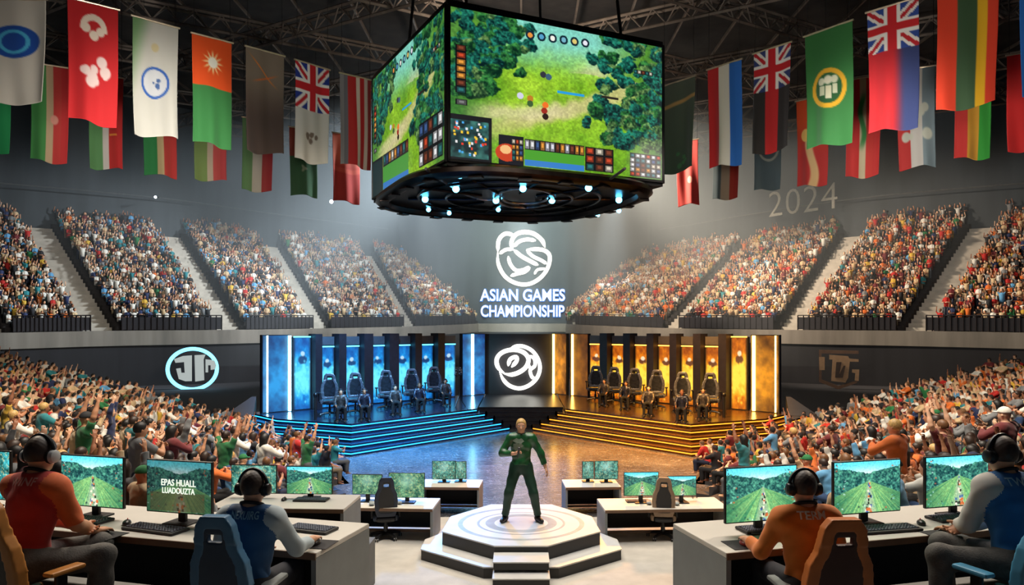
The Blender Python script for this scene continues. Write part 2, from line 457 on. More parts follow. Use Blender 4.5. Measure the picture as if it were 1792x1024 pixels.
SKIN = [mat('skin_%d' % i, c, .55, var=.06, scale=14) for i, c in enumerate(((214,160,126),(190,132,98),(226,178,146),(150,98,70),(205,148,112)))]
HAIR = {'black': mat('hair_black', (22,18,17), .5, scale=40, var=.3), 'dark brown': mat('hair_dark_brown', (48,32,24), .5, scale=40, var=.3),
        'light brown': mat('hair_light_brown', (110,74,44), .5, scale=40, var=.3), 'blond': mat('hair_blond', (196,158,96), .5, scale=40, var=.3)}
SHIRTS = {'red': (186,36,30), 'white': (226,222,212), 'teal': (40,128,136), 'green': (34,112,62), 'navy': (34,46,86), 'orange': (214,106,36),
          'yellow': (214,172,62), 'grey': (120,122,124), 'black': (30,30,34), 'sky blue': (96,160,206), 'beige': (204,176,136), 'maroon': (106,32,36)}
SHIRTM = {k: mat('shirt_'+k.replace(' ', '_'), c, .8, scale=9, sheen=.2) for k, c in SHIRTS.items()}
PANTS = [mat('trousers_'+n, c, .85, scale=10) for n, c in (('navy',(34,40,62)),('black',(26,26,28)),('khaki',(128,108,80)),('grey',(86,88,92)),('blue',(58,84,126)))]

POSES = [  # (words, joints)
 ('hands on knees', person_joints('sit', .02, hip_z=.47)),
 ('clapping', person_joints('sit', .06, hip_z=.47, lhand=(-.03,.36,.93), rhand=(.03,.36,.93), lhint=(-1,0,-.6), rhint=(1,0,-.6))),
 ('one fist raised', person_joints('sit', .04, hip_z=.47, rhand=(.24,.16,1.42), rhint=(1,.3,-.2), head_yaw=.3)),
 ('both arms raised', person_joints('sit', .0, hip_z=.47, rhand=(.27,.12,1.42), lhand=(-.27,.14,1.44), rhint=(1,-.2,-.2), lhint=(-1,-.2,-.2), head_pitch=.1)),
 ('standing with both arms up', person_joints('stand', .02, rhand=(.26,.14,1.92), lhand=(-.3,.12,1.90), rhint=(1,-.2,-.2), lhint=(-1,-.2,-.2))),
 ('standing and clapping', person_joints('stand', .03, lhand=(-.03,.36,1.34), rhand=(.03,.36,1.34), lhint=(-1,0,-.6), rhint=(1,0,-.6))),
 ('leaning forward', person_joints('sit', .38, hip_z=.47, lhand=(-.08,.42,.66), rhand=(.08,.42,.66), lhint=(-1,-.2,-.4), rhint=(1,-.2,-.4), head_pitch=-.1)),
 ('turning to a neighbour', person_joints('sit', .05, hip_z=.47, yaw=.4, head_yaw=.7, rhand=(.1,.34,.78))),
]
def feet_fix(J, kind):
    return J
# ---------------------------------------------------------------- setting
M_floor = None
def floor_mat():
    m = bpy.data.materials.new('polished_dark_floor'); m.use_nodes = True; nt = m.node_tree; bs = nt.nodes['Principled BSDF']
    tc = nt.nodes.new('ShaderNodeTexCoord')
    nz = nt.nodes.new('ShaderNodeTexNoise'); nz.inputs['Scale'].default_value = .5; nz.inputs['Detail'].default_value = 2.5; nz.inputs['Distortion'].default_value = 1.5
    nt.links.new(tc.outputs['Object'], nz.inputs['Vector'])
    rp = nt.nodes.new('ShaderNodeValToRGB'); e = rp.color_ramp.elements
    e[0].position = .3; e[0].color = (.055,.055,.06,1); e[1].position = .75; e[1].color = (.13,.125,.125,1)
    nt.links.new(nz.outputs['Fac'], rp.inputs['Fac'])
    wv = nt.nodes.new('ShaderNodeTexNoise'); wv.inputs['Scale'].default_value = .8; wv.inputs['Detail'].default_value = 3; wv.inputs['Distortion'].default_value = 6
    mp = nt.nodes.new('ShaderNodeMapping'); mp.inputs['Scale'].default_value = (1, 2.4, 1); mp.inputs['Rotation'].default_value = (0,0,.3)
    nt.links.new(tc.outputs['Object'], mp.inputs['Vector']); nt.links.new(mp.outputs['Vector'], wv.inputs['Vector'])
    r2 = nt.nodes.new('ShaderNodeValToRGB'); q = r2.color_ramp.elements
    q[0].position = .485; q[0].color = (0,0,0,1); q[1].position = .515; q[1].color = (0,0,0,1); k = q.new(.5); k.color = (.35,.35,.35,1)
    nt.links.new(wv.outputs['Fac'], r2.inputs['Fac'])
    mx = nt.nodes.new('ShaderNodeMixRGB'); mx.blend_type = 'ADD'; mx.inputs[0].default_value = 1
    nt.links.new(rp.outputs['Color'], mx.inputs[1]); nt.links.new(r2.outputs['Color'], mx.inputs[2])
    nt.links.new(mx.outputs['Color'], bs.inputs['Base Color'])
    mr = nt.nodes.new('ShaderNodeMapRange'); mr.inputs[3].default_value = .18; mr.inputs[4].default_value = .30
    nt.links.new(nz.outputs['Fac'], mr.inputs[0]); nt.links.new(mr.outputs[0], bs.inputs['Roughness'])
    bp = nt.nodes.new('ShaderNodeBump'); bp.inputs['Strength'].default_value = .015; bp.inputs['Distance'].default_value = .01
    n3 = nt.nodes.new('ShaderNodeTexNoise'); n3.inputs['Scale'].default_value = 1.2; n3.inputs['Detail'].default_value = 1
    nt.links.new(tc.outputs['Object'], n3.inputs['Vector']); nt.links.new(n3.outputs['Fac'], bp.inputs['Height']); nt.links.new(bp.outputs['Normal'], bs.inputs['Normal'])
    return m
def wall_mat(name, rgb, streak=True, rough=.75):
    m = bpy.data.materials.new(name); m.use_nodes = True; nt = m.node_tree; bs = nt.nodes['Principled BSDF']; c = srgb(rgb)
    tc = nt.nodes.new('ShaderNodeTexCoord'); mp = nt.nodes.new('ShaderNodeMapping'); mp.inputs['Scale'].default_value = (1.2,1.2,.12)
    nz = nt.nodes.new('ShaderNodeTexNoise'); nz.inputs['Scale'].default_value = 1.1; nz.inputs['Detail'].default_value = 7
    nt.links.new(tc.outputs['Object'], mp.inputs['Vector']); nt.links.new(mp.outputs['Vector'], nz.inputs['Vector'])
    rp = nt.nodes.new('ShaderNodeValToRGB'); e = rp.color_ramp.elements
    e[0].position = .3; e[0].color = (*(c*.75),1); e[1].position = .72; e[1].color = (*(c*1.25),1)
    nt.links.new(nz.outputs['Fac'], rp.inputs['Fac']); nt.links.new(rp.outputs['Color'], bs.inputs['Base Color']); bs.inputs['Roughness'].default_value = rough
    return m
def struct(name, mb, m, **k):
    o = mb.build(name, m, **k); o['kind'] = 'structure'; return o

mb = MB(); mb.box((0,37,-.05), (110,90,.1)); struct('floor', mb, floor_mat())
for s in (-1, 1):
    mb = MB(); mb.prism([(s*x, y) for x, y in ((9.0,27.2),(10.6,24.0),(18,24.5),(50,24.5),(50,80),(3.5,80),(3.5,33.6))][::1 if s > 0 else -1], 0, .02); struct('floor_apron_'+('left' if s < 0 else 'right'), mb, mat('apron_matte', (40,38,42), .95))
carpet = mat('pale_carpet', (196,190,180), .95, var=.10, scale=3.0, bump=.25, bscale=45)
mb = MB(); mb.prism([(-7.0,2.0),(7.0,2.0),(7.0,13.2),(5.2,14.3),(-5.2,14.3),(-7.0,13.2)], 0, .012); struct('floor_carpet', mb, carpet)

# raised terraces that carry the two near rows of desks
deck = mat('terrace_grey', (120,118,114), .8, bump=.1)
T1, T2 = 1.28, .67
for s in (-1, 1):
    mb = MB(); mb.prism([(s*x, y) for x, y in ((1.42,3.6),(1.30,6.6),(2.4,7.25),(8.6,7.6),(8.6,3.6))][::1 if s < 0 else -1], .012, T1)
    struct('floor_terrace_'+('left' if s < 0 else 'right'), mb, deck)
    if s < 0 or True:
        mb = MB(); mb.prism([(s*x, y) for x, y in ((2.15,8.35),(2.1,10.6),(4.3,10.6),(4.3,8.35))][::1 if s < 0 else -1], .012, T2)
        if s < 0: struct('floor_step_left', mb, deck)

# ---- upper bowl: stations (front px, front Y, back px, back Y, front height)
def station(pf, Yf, pb, Yb, zf, zb):
    a = at(pf, CY, Yf); b = at(pb, CY, Yb)
    return np.array([a[0], a[1], zf, b[0], b[1], zb])
ZB = 11.0
STL = [station(-190,40,-480,45,3.25,ZB), station(-20,43,-170,48.5,3.35,ZB), station(176,46.5,62,52,3.46,ZB), station(400,50.5,290,57,3.52,ZB), station(560,56,468,64,3.62,ZB), station(716,64,640,72,3.8,ZB), station(836,75,738,78,4.1,ZB)]
STR = [station(2060,40,2320,45,3.25,ZB), station(1850,43,1985,48.5,3.35,ZB), station(1606,46.5,1727,52,3.46,ZB), station(1382,50.5,1496,57,3.52,ZB), station(1176,57.5,1308,65,3.64,ZB), station(1003,70,1172,73.5,4.0,ZB), station(998,75,1060,79,4.1,ZB)]
def spline(S, t):
    n = len(S); i = int(min(max(math.floor(t), 0), n-2)); u = t-i
    p0 = S[i-1] if i > 0 else 2*S[0]-S[1]; p1, p2 = S[i], S[i+1]; p3 = S[i+2] if i+2 < n else 2*S[n-1]-S[n-2]
    return .5*(2*p1+(p2-p0)*u+(2*p0-5*p1+4*p2-p3)*u*u+(3*p1-p0-3*p2+p3)*u**3)
NR = 28
def bowl(S, t, f):
    s = spline(S, t); return s[:3]+(s[3:]-s[:3])*f
concrete = wall_mat('ledge_concrete', (140,132,122))
stand_dark = mat('stand_dark', (46,42,42), .9)
stair_m = mat('stair_concrete', (186,179,167), .85, var=.15, scale=2)
wall_dark = wall_mat('arena_wall_dark', (37,36,40))
wall_up = wall_mat('arena_wall_upper', (62,69,74))
def stepped(S, t0, t1, nt, rows, lift, name, m, side_walls=True):
    ts = np.linspace(t0, t1, nt); mb = MB(); V = []; Fs = []
    for j in range(rows):
        za = j/rows; zb = (j+1)/rows
        for t in ts:
            a = bowl(S, t, za); b = bowl(S, t, zb); z = a[2]+lift
            V += [(a[0],a[1],a[2]+lift-(b[2]-a[2]) if j else a[2]+lift-1.0), (a[0],a[1],z), (b[0],b[1],z)]
    n = len(ts)
    for j in range(rows):
        for i in range(n-1):
            p = (j*n+i)*3; q = p+3; Fs += [(p,q,q+1,p+1),(p+1,q+1,q+2,p+2)]
    if side_walls:
        for t in (t0, t1):
            b0 = len(V)
            for j in range(rows):
                a = bowl(S, t, j/rows); b = bowl(S, t, (j+1)/rows); k = len(V)
                V += [(a[0],a[1],a[2]-1),(a[0],a[1],a[2]+lift),(b[0],b[1],a[2]+lift),(b[0],b[1],a[2]-1)]; Fs.append((k,k+1,k+2,k+3))
    mb._add(V, Fs); return struct(name, mb, m)
SECT = []   # (S, t0, t1, name)
ns = 1
for S, side in ((STL,'left'),(STR,'right')):
    n = len(S); hw = []
    for i in range(n-1):
        L = np.linalg.norm(S[i+1][:2]-S[i][:2]); a = .85/L; 
        t0 = i+(a if i > 0 else 0); t1 = i+1-(a if i+1 < n-1 else 0)
        if side == 'right' and i == n-2:
            t0 = i+.12; t1 = i+1
        stepped(S, t0, t1, 14, NR, .35, 'floor_stand_%s_%d' % (side, i+1), stand_dark)
        SECT.append((S, t0, t1, side, i))
        if 0 < i:
            Lp = np.linalg.norm(S[i][:2]-S[i-1][:2])
            stepped(S, i-.85/Lp, i+(a if not (side == 'right' and i == n-2) else .12), 4, NR, 0.0, 'trim_stairs_%d' % ns, stair_m, False); ns += 1
    if side == 'left':
        stepped(S, n-1-.001, n-1+.09, 3, NR*2, 0.0, 'trim_stairs_%d' % ns, stair_m, False); ns += 1
# ledge along the foot of the upper bowl, wall under it and wall over the bowl
def sweep(pts_top, pts_bot): 
    V = []; Fs = []
    for a, b in zip(pts_top, pts_bot): V += [a, b]
    for i in range(len(pts_top)-1): Fs.append((2*i, 2*i+1, 2*i+3, 2*i+2))
    return V, Fs
def ring_pts(f=0.0, n=90, over=0.0):
    L = [bowl(STL, t, f) for t in np.linspace(0, len(STL)-1, n)]; R = [bowl(STR, t, f) for t in np.linspace(len(STR)-1, 0, n)]
    return L, R
L, R = ring_pts()
Lw = [p for p in L if p[1] <= 75.01]; Rw = [p for p in R if p[1] <= 75.01]
ring = Lw+Rw
def inward(P, d):
    o = []; c = np.array([0, 38.0])
    for p in P:
        v = c-p[:2]; v = v/np.linalg.norm(v); o.append(np.array([p[0]+v[0]*d, p[1]+v[1]*d, p[2]]))
    return o
ri = inward(ring, 1.3)
def zsh(P, d): return [p+np.array([0,0,d]) for p in P]
mb = MB()
drop = [-(.78+.12*(75-p[1])/35) for p in ring]
lo_i = [p+np.array([0,0,d]) for p, d in zip(ri, drop)]; lo_o = [p+np.array([0,0,d]) for p, d in zip(ring, drop)]
for A, B in ((zsh(ri,.06), lo_i), (zsh(ring,.06), zsh(ri,.06)), (lo_i, lo_o)): mb._add(*sweep(A, B))
struct('trim_ledge', mb, concrete)
mb = MB(); wl = inward(ring, 1.2); mb._add(*sweep([p*np.array([1,1,0])+np.array([0,0,p[2]-.7]) for p in wl], [p*np.array([1,1,0])-np.array([0,0,.05]) for p in wl]))
struct('wall_lower', mb, wall_dark)
L, R = ring_pts(1.0)
Lw = [p for p in L if p[1] < 79]; Rw = [p for p in R if p[1] < 79]
ZC = 21.0
mb = MB()
for P in (Lw, Rw): mb._add(*sweep([np.array([p[0],p[1],ZC]) for p in P], [np.array([p[0],p[1],p[2]-3.0]) for p in P]))
struct('wall_upper', mb, wall_up)
mb = MB(); mb.box((0,75.6,11), (34,.5,22)); struct('wall_centre', mb, wall_up)
# slim rail line that runs along the upper wall above the crowd
railm = mat('rail_grey', (120,124,126), .5, .6)
k = 1
for P in (Lw, Rw):
    mb = MB(); mb.tube([(p[0]*.985, p[1]-.5, ZB+2.6) for p in P if p[1] < 74.5], .05, 5); struct('trim_wall_line_%d' % k, mb, railm); k += 1
mb = MB(); mb.box((0,20,-.06),(1,1,.01))
ceil_m = mat('ceiling_dark', (38,34,32), .9, var=.5, scale=1.2, bump=.6, bscale=2.0)
mb = MB(); mb.box((0,33,ZC+.6),(110,104,.2)); struct('ceiling', mb, ceil_m)
truss_m = mat('truss_steel', (112,100,90), .5, .35, var=.3, scale=2)
def truss(p, q, name, w=.55, hgt=.8):
    p = np.array(p, float); q = np.array(q, float); d = q-p; Ln = np.linalg.norm(d); u = d/Ln; s = np.array([-u[1],u[0],0])
    mb = MB(); ch = [(s*w/2), (-s*w/2), np.array([0,0,-hgt])]
    for c in ch: mb.tube([p+c, q+c], .09, 4)
    n = int(Ln/1.3)
    for i in range(n):
        a = p+u*(i*Ln/n); b = p+u*((i+1)*Ln/n); m_ = (a+b)/2
        for c in ch[:2]: mb.tube([a+c, m_+ch[2]], .04, 3, cap=False); mb.tube([m_+ch[2], b+c], .04, 3, cap=False)
    return struct(name, mb, truss_m)
k = 1
for off in np.arange(-34, 70, 8.5):
    truss((-40, off, 20.3), (40, off+46, 20.3), 'trim_truss_%d' % k); k += 1
for off in np.arange(-30, 104, 9.5):
    truss((-40, off, 20.1), (40, off-46, 20.1), 'trim_truss_%d' % k); k += 1
for x in np.arange(-36, 40, 3.0):
    mb = MB(); mb.box((x, 33, 20.9), (.10, 100, .16)); struct('trim_purlin_%d' % int(x+37), mb, truss_m)

# ---- railings in front of every block of seats
rail_dark = mat('rail_dark', (44,38,40), .45, .5); rail_net = mat('rail_infill', (30,27,34), .7)
words_side = {'left': ('first','second','third','fourth','fifth','sixth'), 'right': ('first','second','third','fourth','fifth','sixth')}
for S, t0, t1, side, i in SECT:
    if i == 0 or (side == 'right' and i == 5): continue
    pts = []
    for t in np.linspace(t0, t1, 18):
        p = bowl(S, t, 0); v = np.array([0,38.0])-p[:2]; v /= np.linalg.norm(v)
        if p[1] > 74.6: continue
        pts.append(np.array([p[0]+v[0]*.6, p[1]+v[1]*.6, p[2]+.06]))
    r = empty('railing', pts[0], 0, 'dark railing before the %s seat block from the centre sign, on the %s' % (words_side[side][5-i] if side == 'left' else words_side[side][4-i], side), 'railing', 'railings along the upper bowl')
    o0 = np.array(pts[0])
    mb = MB(); mb.tube([p-o0+np.array([0,0,.98]) for p in pts], .035, 5); mb.build('top_rail', rail_dark, r)
    mb = MB(); a = [p-o0+np.array([0,0,.86]) for p in pts]; b = [p-o0+np.array([0,0,.05]) for p in pts]; mb._add(*sweep(a, b)); mb.build('infill_panel', rail_net, r)
    for p in pts:
        mb = MB(); mb.box(p-o0+np.array([0,0,.5]), (.06,.06,1.0)); mb.build('post', rail_dark, r)

# ---------------------------------------------------------------- pictures (colour arrays, sRGB 0..255)
def vnoise(W_, H_, sx, sy, seed=0, octv=4):
    r = np.random.default_rng(seed); out = np.zeros((H_, W_)); amp = 1; tot = 0
    for o in range(octv):
        g = r.random((max(2, int(sy*2**o))+2, max(2, int(sx*2**o))+2))
        y = np.linspace(0, g.shape[0]-2.001, H_); x = np.linspace(0, g.shape[1]-2.001, W_)
        yi = y.astype(int); xi = x.astype(int); fy = (y-yi)[:,None]; fx = (x-xi)[None]
        fy = fy*fy*(3-2*fy); fx = fx*fx*(3-2*fx)
        v = (g[yi][:,xi]*(1-fy)+g[yi+1][:,xi]*fy)*(1-fx)+(g[yi][:,xi+1]*(1-fy)+g[yi+1][:,xi+1]*fy)*fx
        out += v*amp; tot += amp; amp *= .55
    return out/tot
def mixc(a, b, t): return np.asarray(a, float)*(1-t[...,None])+np.asarray(b, float)*t[...,None]
def sstep(a, b, x): t = np.clip((x-a)/(b-a), 0, 1); return t*t*(3-2*t)
def forest_battle(W_, H_, seed=1, narrow=False):
    y, x = np.mgrid[0:H_, 0:W_]; u0 = x/(W_-1); v0 = y/(H_-1)
    n1 = vnoise(W_, H_, 6, 4, seed); n2 = vnoise(W_, H_, 48, 34, seed+1, 3); n3 = vnoise(W_, H_, 110, 80, seed+2, 2)
    u = u0+.030*(vnoise(W_, H_, 26, 18, seed+3, 3)-.5); v = v0+.042*(vnoise(W_, H_, 26, 18, seed+4, 3)-.5)
    img = mixc((92,146,26), (158,200,52), np.clip(n1*1.8-.4, 0, 1)); img = img*(.82+.22*n2+.14*n3)[...,None]
    edge = sstep(.0,.35,np.minimum(np.minimum(u,1-u)*1.3,v*1.6)); img = mixc((20,88,60), img, .25+.75*edge) if False else img*(.45+.55*edge)[...,None]+np.array((6,40,30))*(1-edge)[...,None]
    path = np.abs(u-(.80-.62*np.clip(v,0,1)**1.15+.22*np.sin(v*5)*(v>.3)))
    pm = sstep(.15,.04, path+.08*(n1-.5))*sstep(.10,.25,v)*sstep(.95,.65,v)
    img = mixc(img, (196,186,128), pm*.85)
    p2 = sstep(.09,.02, np.abs(v-(.66-.25*(u-.2)))+.06*(n1-.5))*sstep(.62,.42,u)*sstep(.02,.2,u); img = mixc(img, (204,194,150), p2*.8)
    fog = sstep(.40,.08,v+.1*(n1-.5))*sstep(.12,.32,u)*sstep(.92,.62,u); img = mixc(img, (126,204,190), fog*.95)
    r = np.random.default_rng(seed+5); trees = []
    for _ in range(620):
        a = r.random(); b = r.random()
        if b > .80: continue
        left = a < .36 and b < .56 and a+b*.55 < .44
        right = a > .66-.08*(b < .2)+.10*abs(b-.45) and b > .14 and b < .76
        top = b < .08 and (a < .3 or a > .62)
        if left or right or top: trees.append((b, a))
    for cx, cy in ((.61,.64),(.66,.55),(.24,.30),(.30,.36)): trees.append((cy, cx))
    for b, a in sorted(trees):
        rad = (.026+.032*r.random()+.022*b); d = np.sqrt(((u-a)*1.45)**2+((v-b)*1.0)**2)
        m = sstep(rad*1.0, rad*.78, d+rad*.5*(n2-.5)); shade = np.clip(.42-(v-b)/rad*.32-(u-a)/rad*.16+1.3*(n2-.5)+1.1*(n3-.5), 0, 1)
        c0 = r.choice(3, p=[.55,.3,.15]); lo, hi = [((2,30,32),(34,128,104)),((4,40,26),(58,132,62)),((18,50,30),(116,152,84))][c0]
        img = mixc(img, mixc(lo, hi, shade), m)
    img = img*(.86+.28*n3[...,None]); u, v = u0, v0
    def rect(x0, y0, x1, y1, c, al=1.0):
        m = ((u >= x0)&(u <= x1)&(v >= y0)&(v <= y1)); img[m] = img[m]*(1-al)+np.array(c)*al
    def cells(x0, y0, x1, y1, nx, ny, pal, sd):
        rect(x0, y0, x1, y1, (10,14,18)); q = np.random.default_rng(sd)
        for i in range(nx):
            for j in range(ny):
                ax = x0+(x1-x0)*(i+.12)/nx; bx = x0+(x1-x0)*(i+.88)/nx; ay = y0+(y1-y0)*(j+.12)/ny; by = y0+(y1-y0)*(j+.88)/ny
                c = np.array(pal[q.integers(len(pal))]); rect(ax, ay, bx, by, c*.6); rect(ax+(bx-ax)*.25, ay+(by-ay)*.2, bx-(bx-ax)*.2, by-(by-ay)*.3, c)
    pal = [(196,70,40),(224,150,60),(60,90,140),(210,200,180),(120,60,40),(40,110,110)]
    cells(.02,.24,.065,.56,1,7,pal,3); cells(.02,.60,.07,.64,1,1,[(120,120,120)],4)
    for i in range(6):
        cx = .345+i*.052; rr = .020; d = np.sqrt((u-cx)**2+((v-.085+.02*(i-2)/6)*.62)**2); m = d < rr; img[m] = (18,40,52); m = d < rr*.55; img[m] = [(220,140,60),(80,150,190),(230,230,220),(110,170,190),(210,190,110),(220,220,230)][i]
    cells(.85,.20,.95,.23,5,1,pal,7)
    rect(.47,.445,.60,.462,(40,150,210)); rect(.30+.385,.43,.77,.448,(40,36,30))
    for cx, cy, c in ((.345+.0,.53,(180,120,40)),(.345,.565,(60,90,50)),(.415,.56,(230,110,40)),(.41,.60,(150,40,30)),(.415,.64,(40,24,20)),(.405,.35,(50,50,60)),(.43,.36,(60,90,110)),(.45,.86,(30,50,30)),(.30,.52,(200,200,220))):
        d = np.sqrt(((u-cx)*1.5)**2+((v-cy)*1.)**2); img[d < .022] = c
    rect(.0,.70,.175,1.0,(14,18,24)); mm = vnoise(W_, H_, 40, 30, seed+9, 2); sel = (u < .16)&(v > .735)&(v < .985)
    img[sel] = mixc((14,40,44), (60,120,110), np.clip(mm*2-.6,0,1))[sel]; q = np.random.default_rng(2)
    for _ in range(46):
        cx, cy = .01+.14*q.random(), .75+.22*q.random(); c = [(220,60,40),(230,190,50),(70,160,220),(220,220,220)][q.integers(4)]; m = (np.abs(u-cx) < .0045)&(np.abs(v-cy) < .008); img[m] = c
    if narrow:
        rect(.0,.72,.16,1,(12,40,44)); cells(.18,.70,.56,.80,9,1,pal+[(210,210,200)],8); rect(.18,.80,.56,.93,(60,140,50)); rect(.18,.93,.56,.985,(40,110,180)); cells(.70,.66,.98,.97,5,3,pal+[(230,230,230)],9)
    else:
        rect(.205,.80,.315,1,(16,20,30)); d = np.sqrt(((u-.24)*1.2)**2+(v-.92)**2); img[d < .06] = (190,60,30); d = np.sqrt(((u-.235)*1.2)**2+(v-.90)**2); img[d < .03] = (232,180,120); cells(.262,.82,.312,.97,3,4,pal,12)
        cells(.32,.81,.60,.885,12,1,pal+[(210,210,220),(220,220,220)],10); rect(.32,.885,.60,.955,(70,150,44)); rect(.32,.955,.60,.995,(50,120,190))
        cells(.605,.815,.745,.985,3,3,pal+[(220,215,200)],11); cells(.83,.82,.995,.99,6,5,pal+[(230,230,230),(60,120,130)],13)
    return np.clip(img, 0, 255)
def race_view(W_, H_, seed=1, dark=0.0):
    y, x = np.mgrid[0:H_, 0:W_]; u = x/(W_-1); v = y/(H_-1)
    n1 = vnoise(W_, H_, 5, 4, seed); n2 = vnoise(W_, H_, 30, 22, seed+1, 3)
    n3 = vnoise(W_, H_, 60, 44, seed+2, 2); img = mixc((92,216,230), (236,254,250), sstep(0,.30,v)*np.exp(-((u-.5)/.45)**2))
    vx, vy = .52, .36; ang = np.arctan2(v-vy, (u-vx)*1.5); rad = np.sqrt((v-vy)**2+((u-vx)*1.5)**2)
    na = np.interp((ang*60) % 240, np.arange(241), np.random.default_rng(seed+3).random(241))
    ground = mixc((26,112,84), (184,226,132), np.clip(.25+.75*na*.8+.3*(n2-.5), 0, 1)); ground = mixc(ground, (22,84,66), np.clip(np.abs(u-vx)*1.6-.25, 0, 1))
    hz = vy-.06+.05*np.sin(u*9+seed)-.30*np.abs(u-vx)**1.0*1.0
    gm = sstep(hz-.01, hz+.02, v); img = mixc(img, ground, gm)
    tl = .20+.55*np.abs(u-vx)**.8; mnt = (v > vy-tl*.46-.10*(n1-.5)-.05*n2)&(v < vy+.55*np.abs(u-vx)+.02)
    shade = np.clip(n2*1.5-.3, 0, 1); img[mnt] = mixc((10,56,62), (92,172,142), np.clip(shade+.8*(n3-.5),0,1))[mnt]
    road = sstep(.05,.015, np.abs((u-vx)/(np.maximum(v-vy, .001)+.06))*.22-.0); img = mixc(img, (190,196,180), road*(v > vy)*.55)
    q = np.random.default_rng(seed+8)
    for i in range(26):
        b = vy+.06+.58*q.random(); a = vx+(b-vy)*.22*(q.random()-.4); m = (np.abs(u-a) < .012*(.4+b))&(np.abs(v-b) < .022*(.4+b)); img[m] = [(210,110,60),(60,90,150),(230,220,200),(50,60,50)][q.integers(4)]
    for i in range(90):
        a, b = q.random(), q.random()
        if .18 < a < .82 and b < .85: continue
        m = (np.abs(u-a) < .012)&(np.abs(v-b) < .014); c = np.array([(180,220,210),(30,60,66),(210,90,60),(90,160,150),(20,40,50)][q.integers(5)]); img[m] = img[m]*.35+c*.65
    img = img*(.82+.36*n3[...,None]); img = img*(1-dark)
    return np.clip(img, 0, 255)
def noise_view(W_, H_, seed=1, tint=(110,190,170)):
    n = vnoise(W_, H_, 14, 10, seed, 4); n2 = vnoise(W_, H_, 50, 36, seed+1, 2); y, x = np.mgrid[0:H_, 0:W_]; v = y/(H_-1); u = x/(W_-1)
    img = mixc((18,66,60), tint, np.clip(n*1.7-.4+.8*(n2-.5), 0, 1)); glow = np.exp(-(((u-.5)/.25)**2+((v-.3)/.3)**2)); img = mixc(img, (200,240,230), glow*.55)
    m = n2 > .72; img[m] = img[m]*.3+np.array((230,200,130))*.7
    return np.clip(img, 0, 255)
def picture_mesh(name, img, w, h, emission, parent, loc=(0,0,0), y=0.0, curve=0.0):
    """a lit display: flat grid in x-z whose colours are the shown picture; faces -y"""
    Hh, Ww = img.shape[:2]; X, Z = np.meshgrid(np.linspace(-w/2, w/2, Ww), np.linspace(h/2, -h/2, Hh))
    Y = np.full_like(X, y)-curve*(1-(2*X/w)**2)*-1
    V = np.stack([X.ravel(), Y.ravel(), Z.ravel()], 1); i = np.arange(Hh*Ww).reshape(Hh, Ww)
    Q = np.stack([i[:-1,:-1].ravel(), i[1:,:-1].ravel(), i[1:,1:].ravel(), i[:-1,1:].ravel()], 1)
    me = arr_mesh(name, V, Q, True, col=srgb(img.reshape(-1,3)))
    o = link(name, me, attr_mat('display_%g' % emission, emission=emission), parent); o.location = Vector([float(t) for t in loc]); return o

# ---------------------------------------------------------------- hanging video cube
black = mat('black_metal', (20,20,22), .4, .5); dark_rim = mat('rim_dark', (40,32,30), .35, .7, var=.4, scale=3)
Nc, Rc, Lc = np.array([-2.2,22.0]), np.array([4.86,25.3]), np.array([-5.72,28.6]); Bc = Rc+Lc-Nc; cc = (Rc+Lc)/2
ZT, ZBt = 13.36, 8.66
sb = empty('video_cube', (cc[0], cc[1], ZBt), 0, 'huge four sided video cube with glowing underside hanging from the roof', 'scoreboard')
def rel(p, z): return np.array([p[0]-cc[0], p[1]-cc[1], z-ZBt])
def quad_frame(A, B, name, img, em):
    d = B-A; w = np.linalg.norm(d); rz = math.atan2(d[1], d[0]); m = (A+B)/2
    o = empty(name, rel(m, (ZT+ZBt)/2), rz); o.parent = sb
    hgt = ZT-ZBt
    picture_mesh('screen', img, w-.16, hgt-.16, em, o, (0,-.06,0))
    f = MB(); f.box((0,0,hgt/2-.03), (w,.16,.07)); f.box((0,0,-hgt/2+.03), (w,.16,.07)); f.box((-w/2+.03,0,0),(.07,.16,hgt)); f.box((w/2-.03,0,0),(.07,.16,hgt)); f.box((0,.06,0),(w-.1,.06,hgt-.1))
    f.build('screen_frame', black, o); return o
quad_frame(Nc, Rc, 'screen_panel', forest_battle(440, 290, 21), 1.15)
quad_frame(Lc, Nc, 'screen_panel', forest_battle(250, 210, 33, True), 1.05)
quad_frame(Rc, Bc, 'screen_panel', forest_battle(80, 60, 5), 1.0); quad_frame(Bc, Lc, 'screen_panel', forest_battle(80, 60, 6), 1.0)
f = MB(); f.prism([tuple(rel(p,0)[:2]) for p in (Nc,Rc,Bc,Lc)], ZT-ZBt, ZT-ZBt+.15); f.prism([tuple(rel(p,0)[:2]) for p in (Nc,Rc,Bc,Lc)], -.12, .0); f.build('top_plate', black, sb)
f = MB(); HS_ = 4.5; ax = math.atan2(*(Rc-Nc)[::-1])
def rsq(k, z, n=96):
    o = []
    for i in range(n):
        a = 2*PI*i/n; ca, sa = math.cos(a), math.sin(a); r_ = (HS_+k)/(abs(ca)**3.4+abs(sa)**3.4)**(1/3.4); b = a+ax; o.append((r_*math.cos(b), r_*math.sin(b), z))
    return o
def rsq_loft(f, prof, n=96):
    V = []; Fs = []
    for k, z in prof: V += rsq(k, z, n)
    for i in range(len(prof)-1):
        for k in range(n): l = (k+1)%n; Fs.append((i*n+k, i*n+l, (i+1)*n+l, (i+1)*n+k))
    f._add(V, Fs)
rsq_loft(f, [(-.5,-.02),(-.12,-.06),(0,-.16),(.02,-.30),(-.08,-.40),(-.30,-.44),(-.42,-.40),(-.46,-.24)]); f.build('rim', dark_rim, sb, smooth=True)
f = MB(); rsq_loft(f, [(-.40,-.22),(-HS_+.01,-.22)])
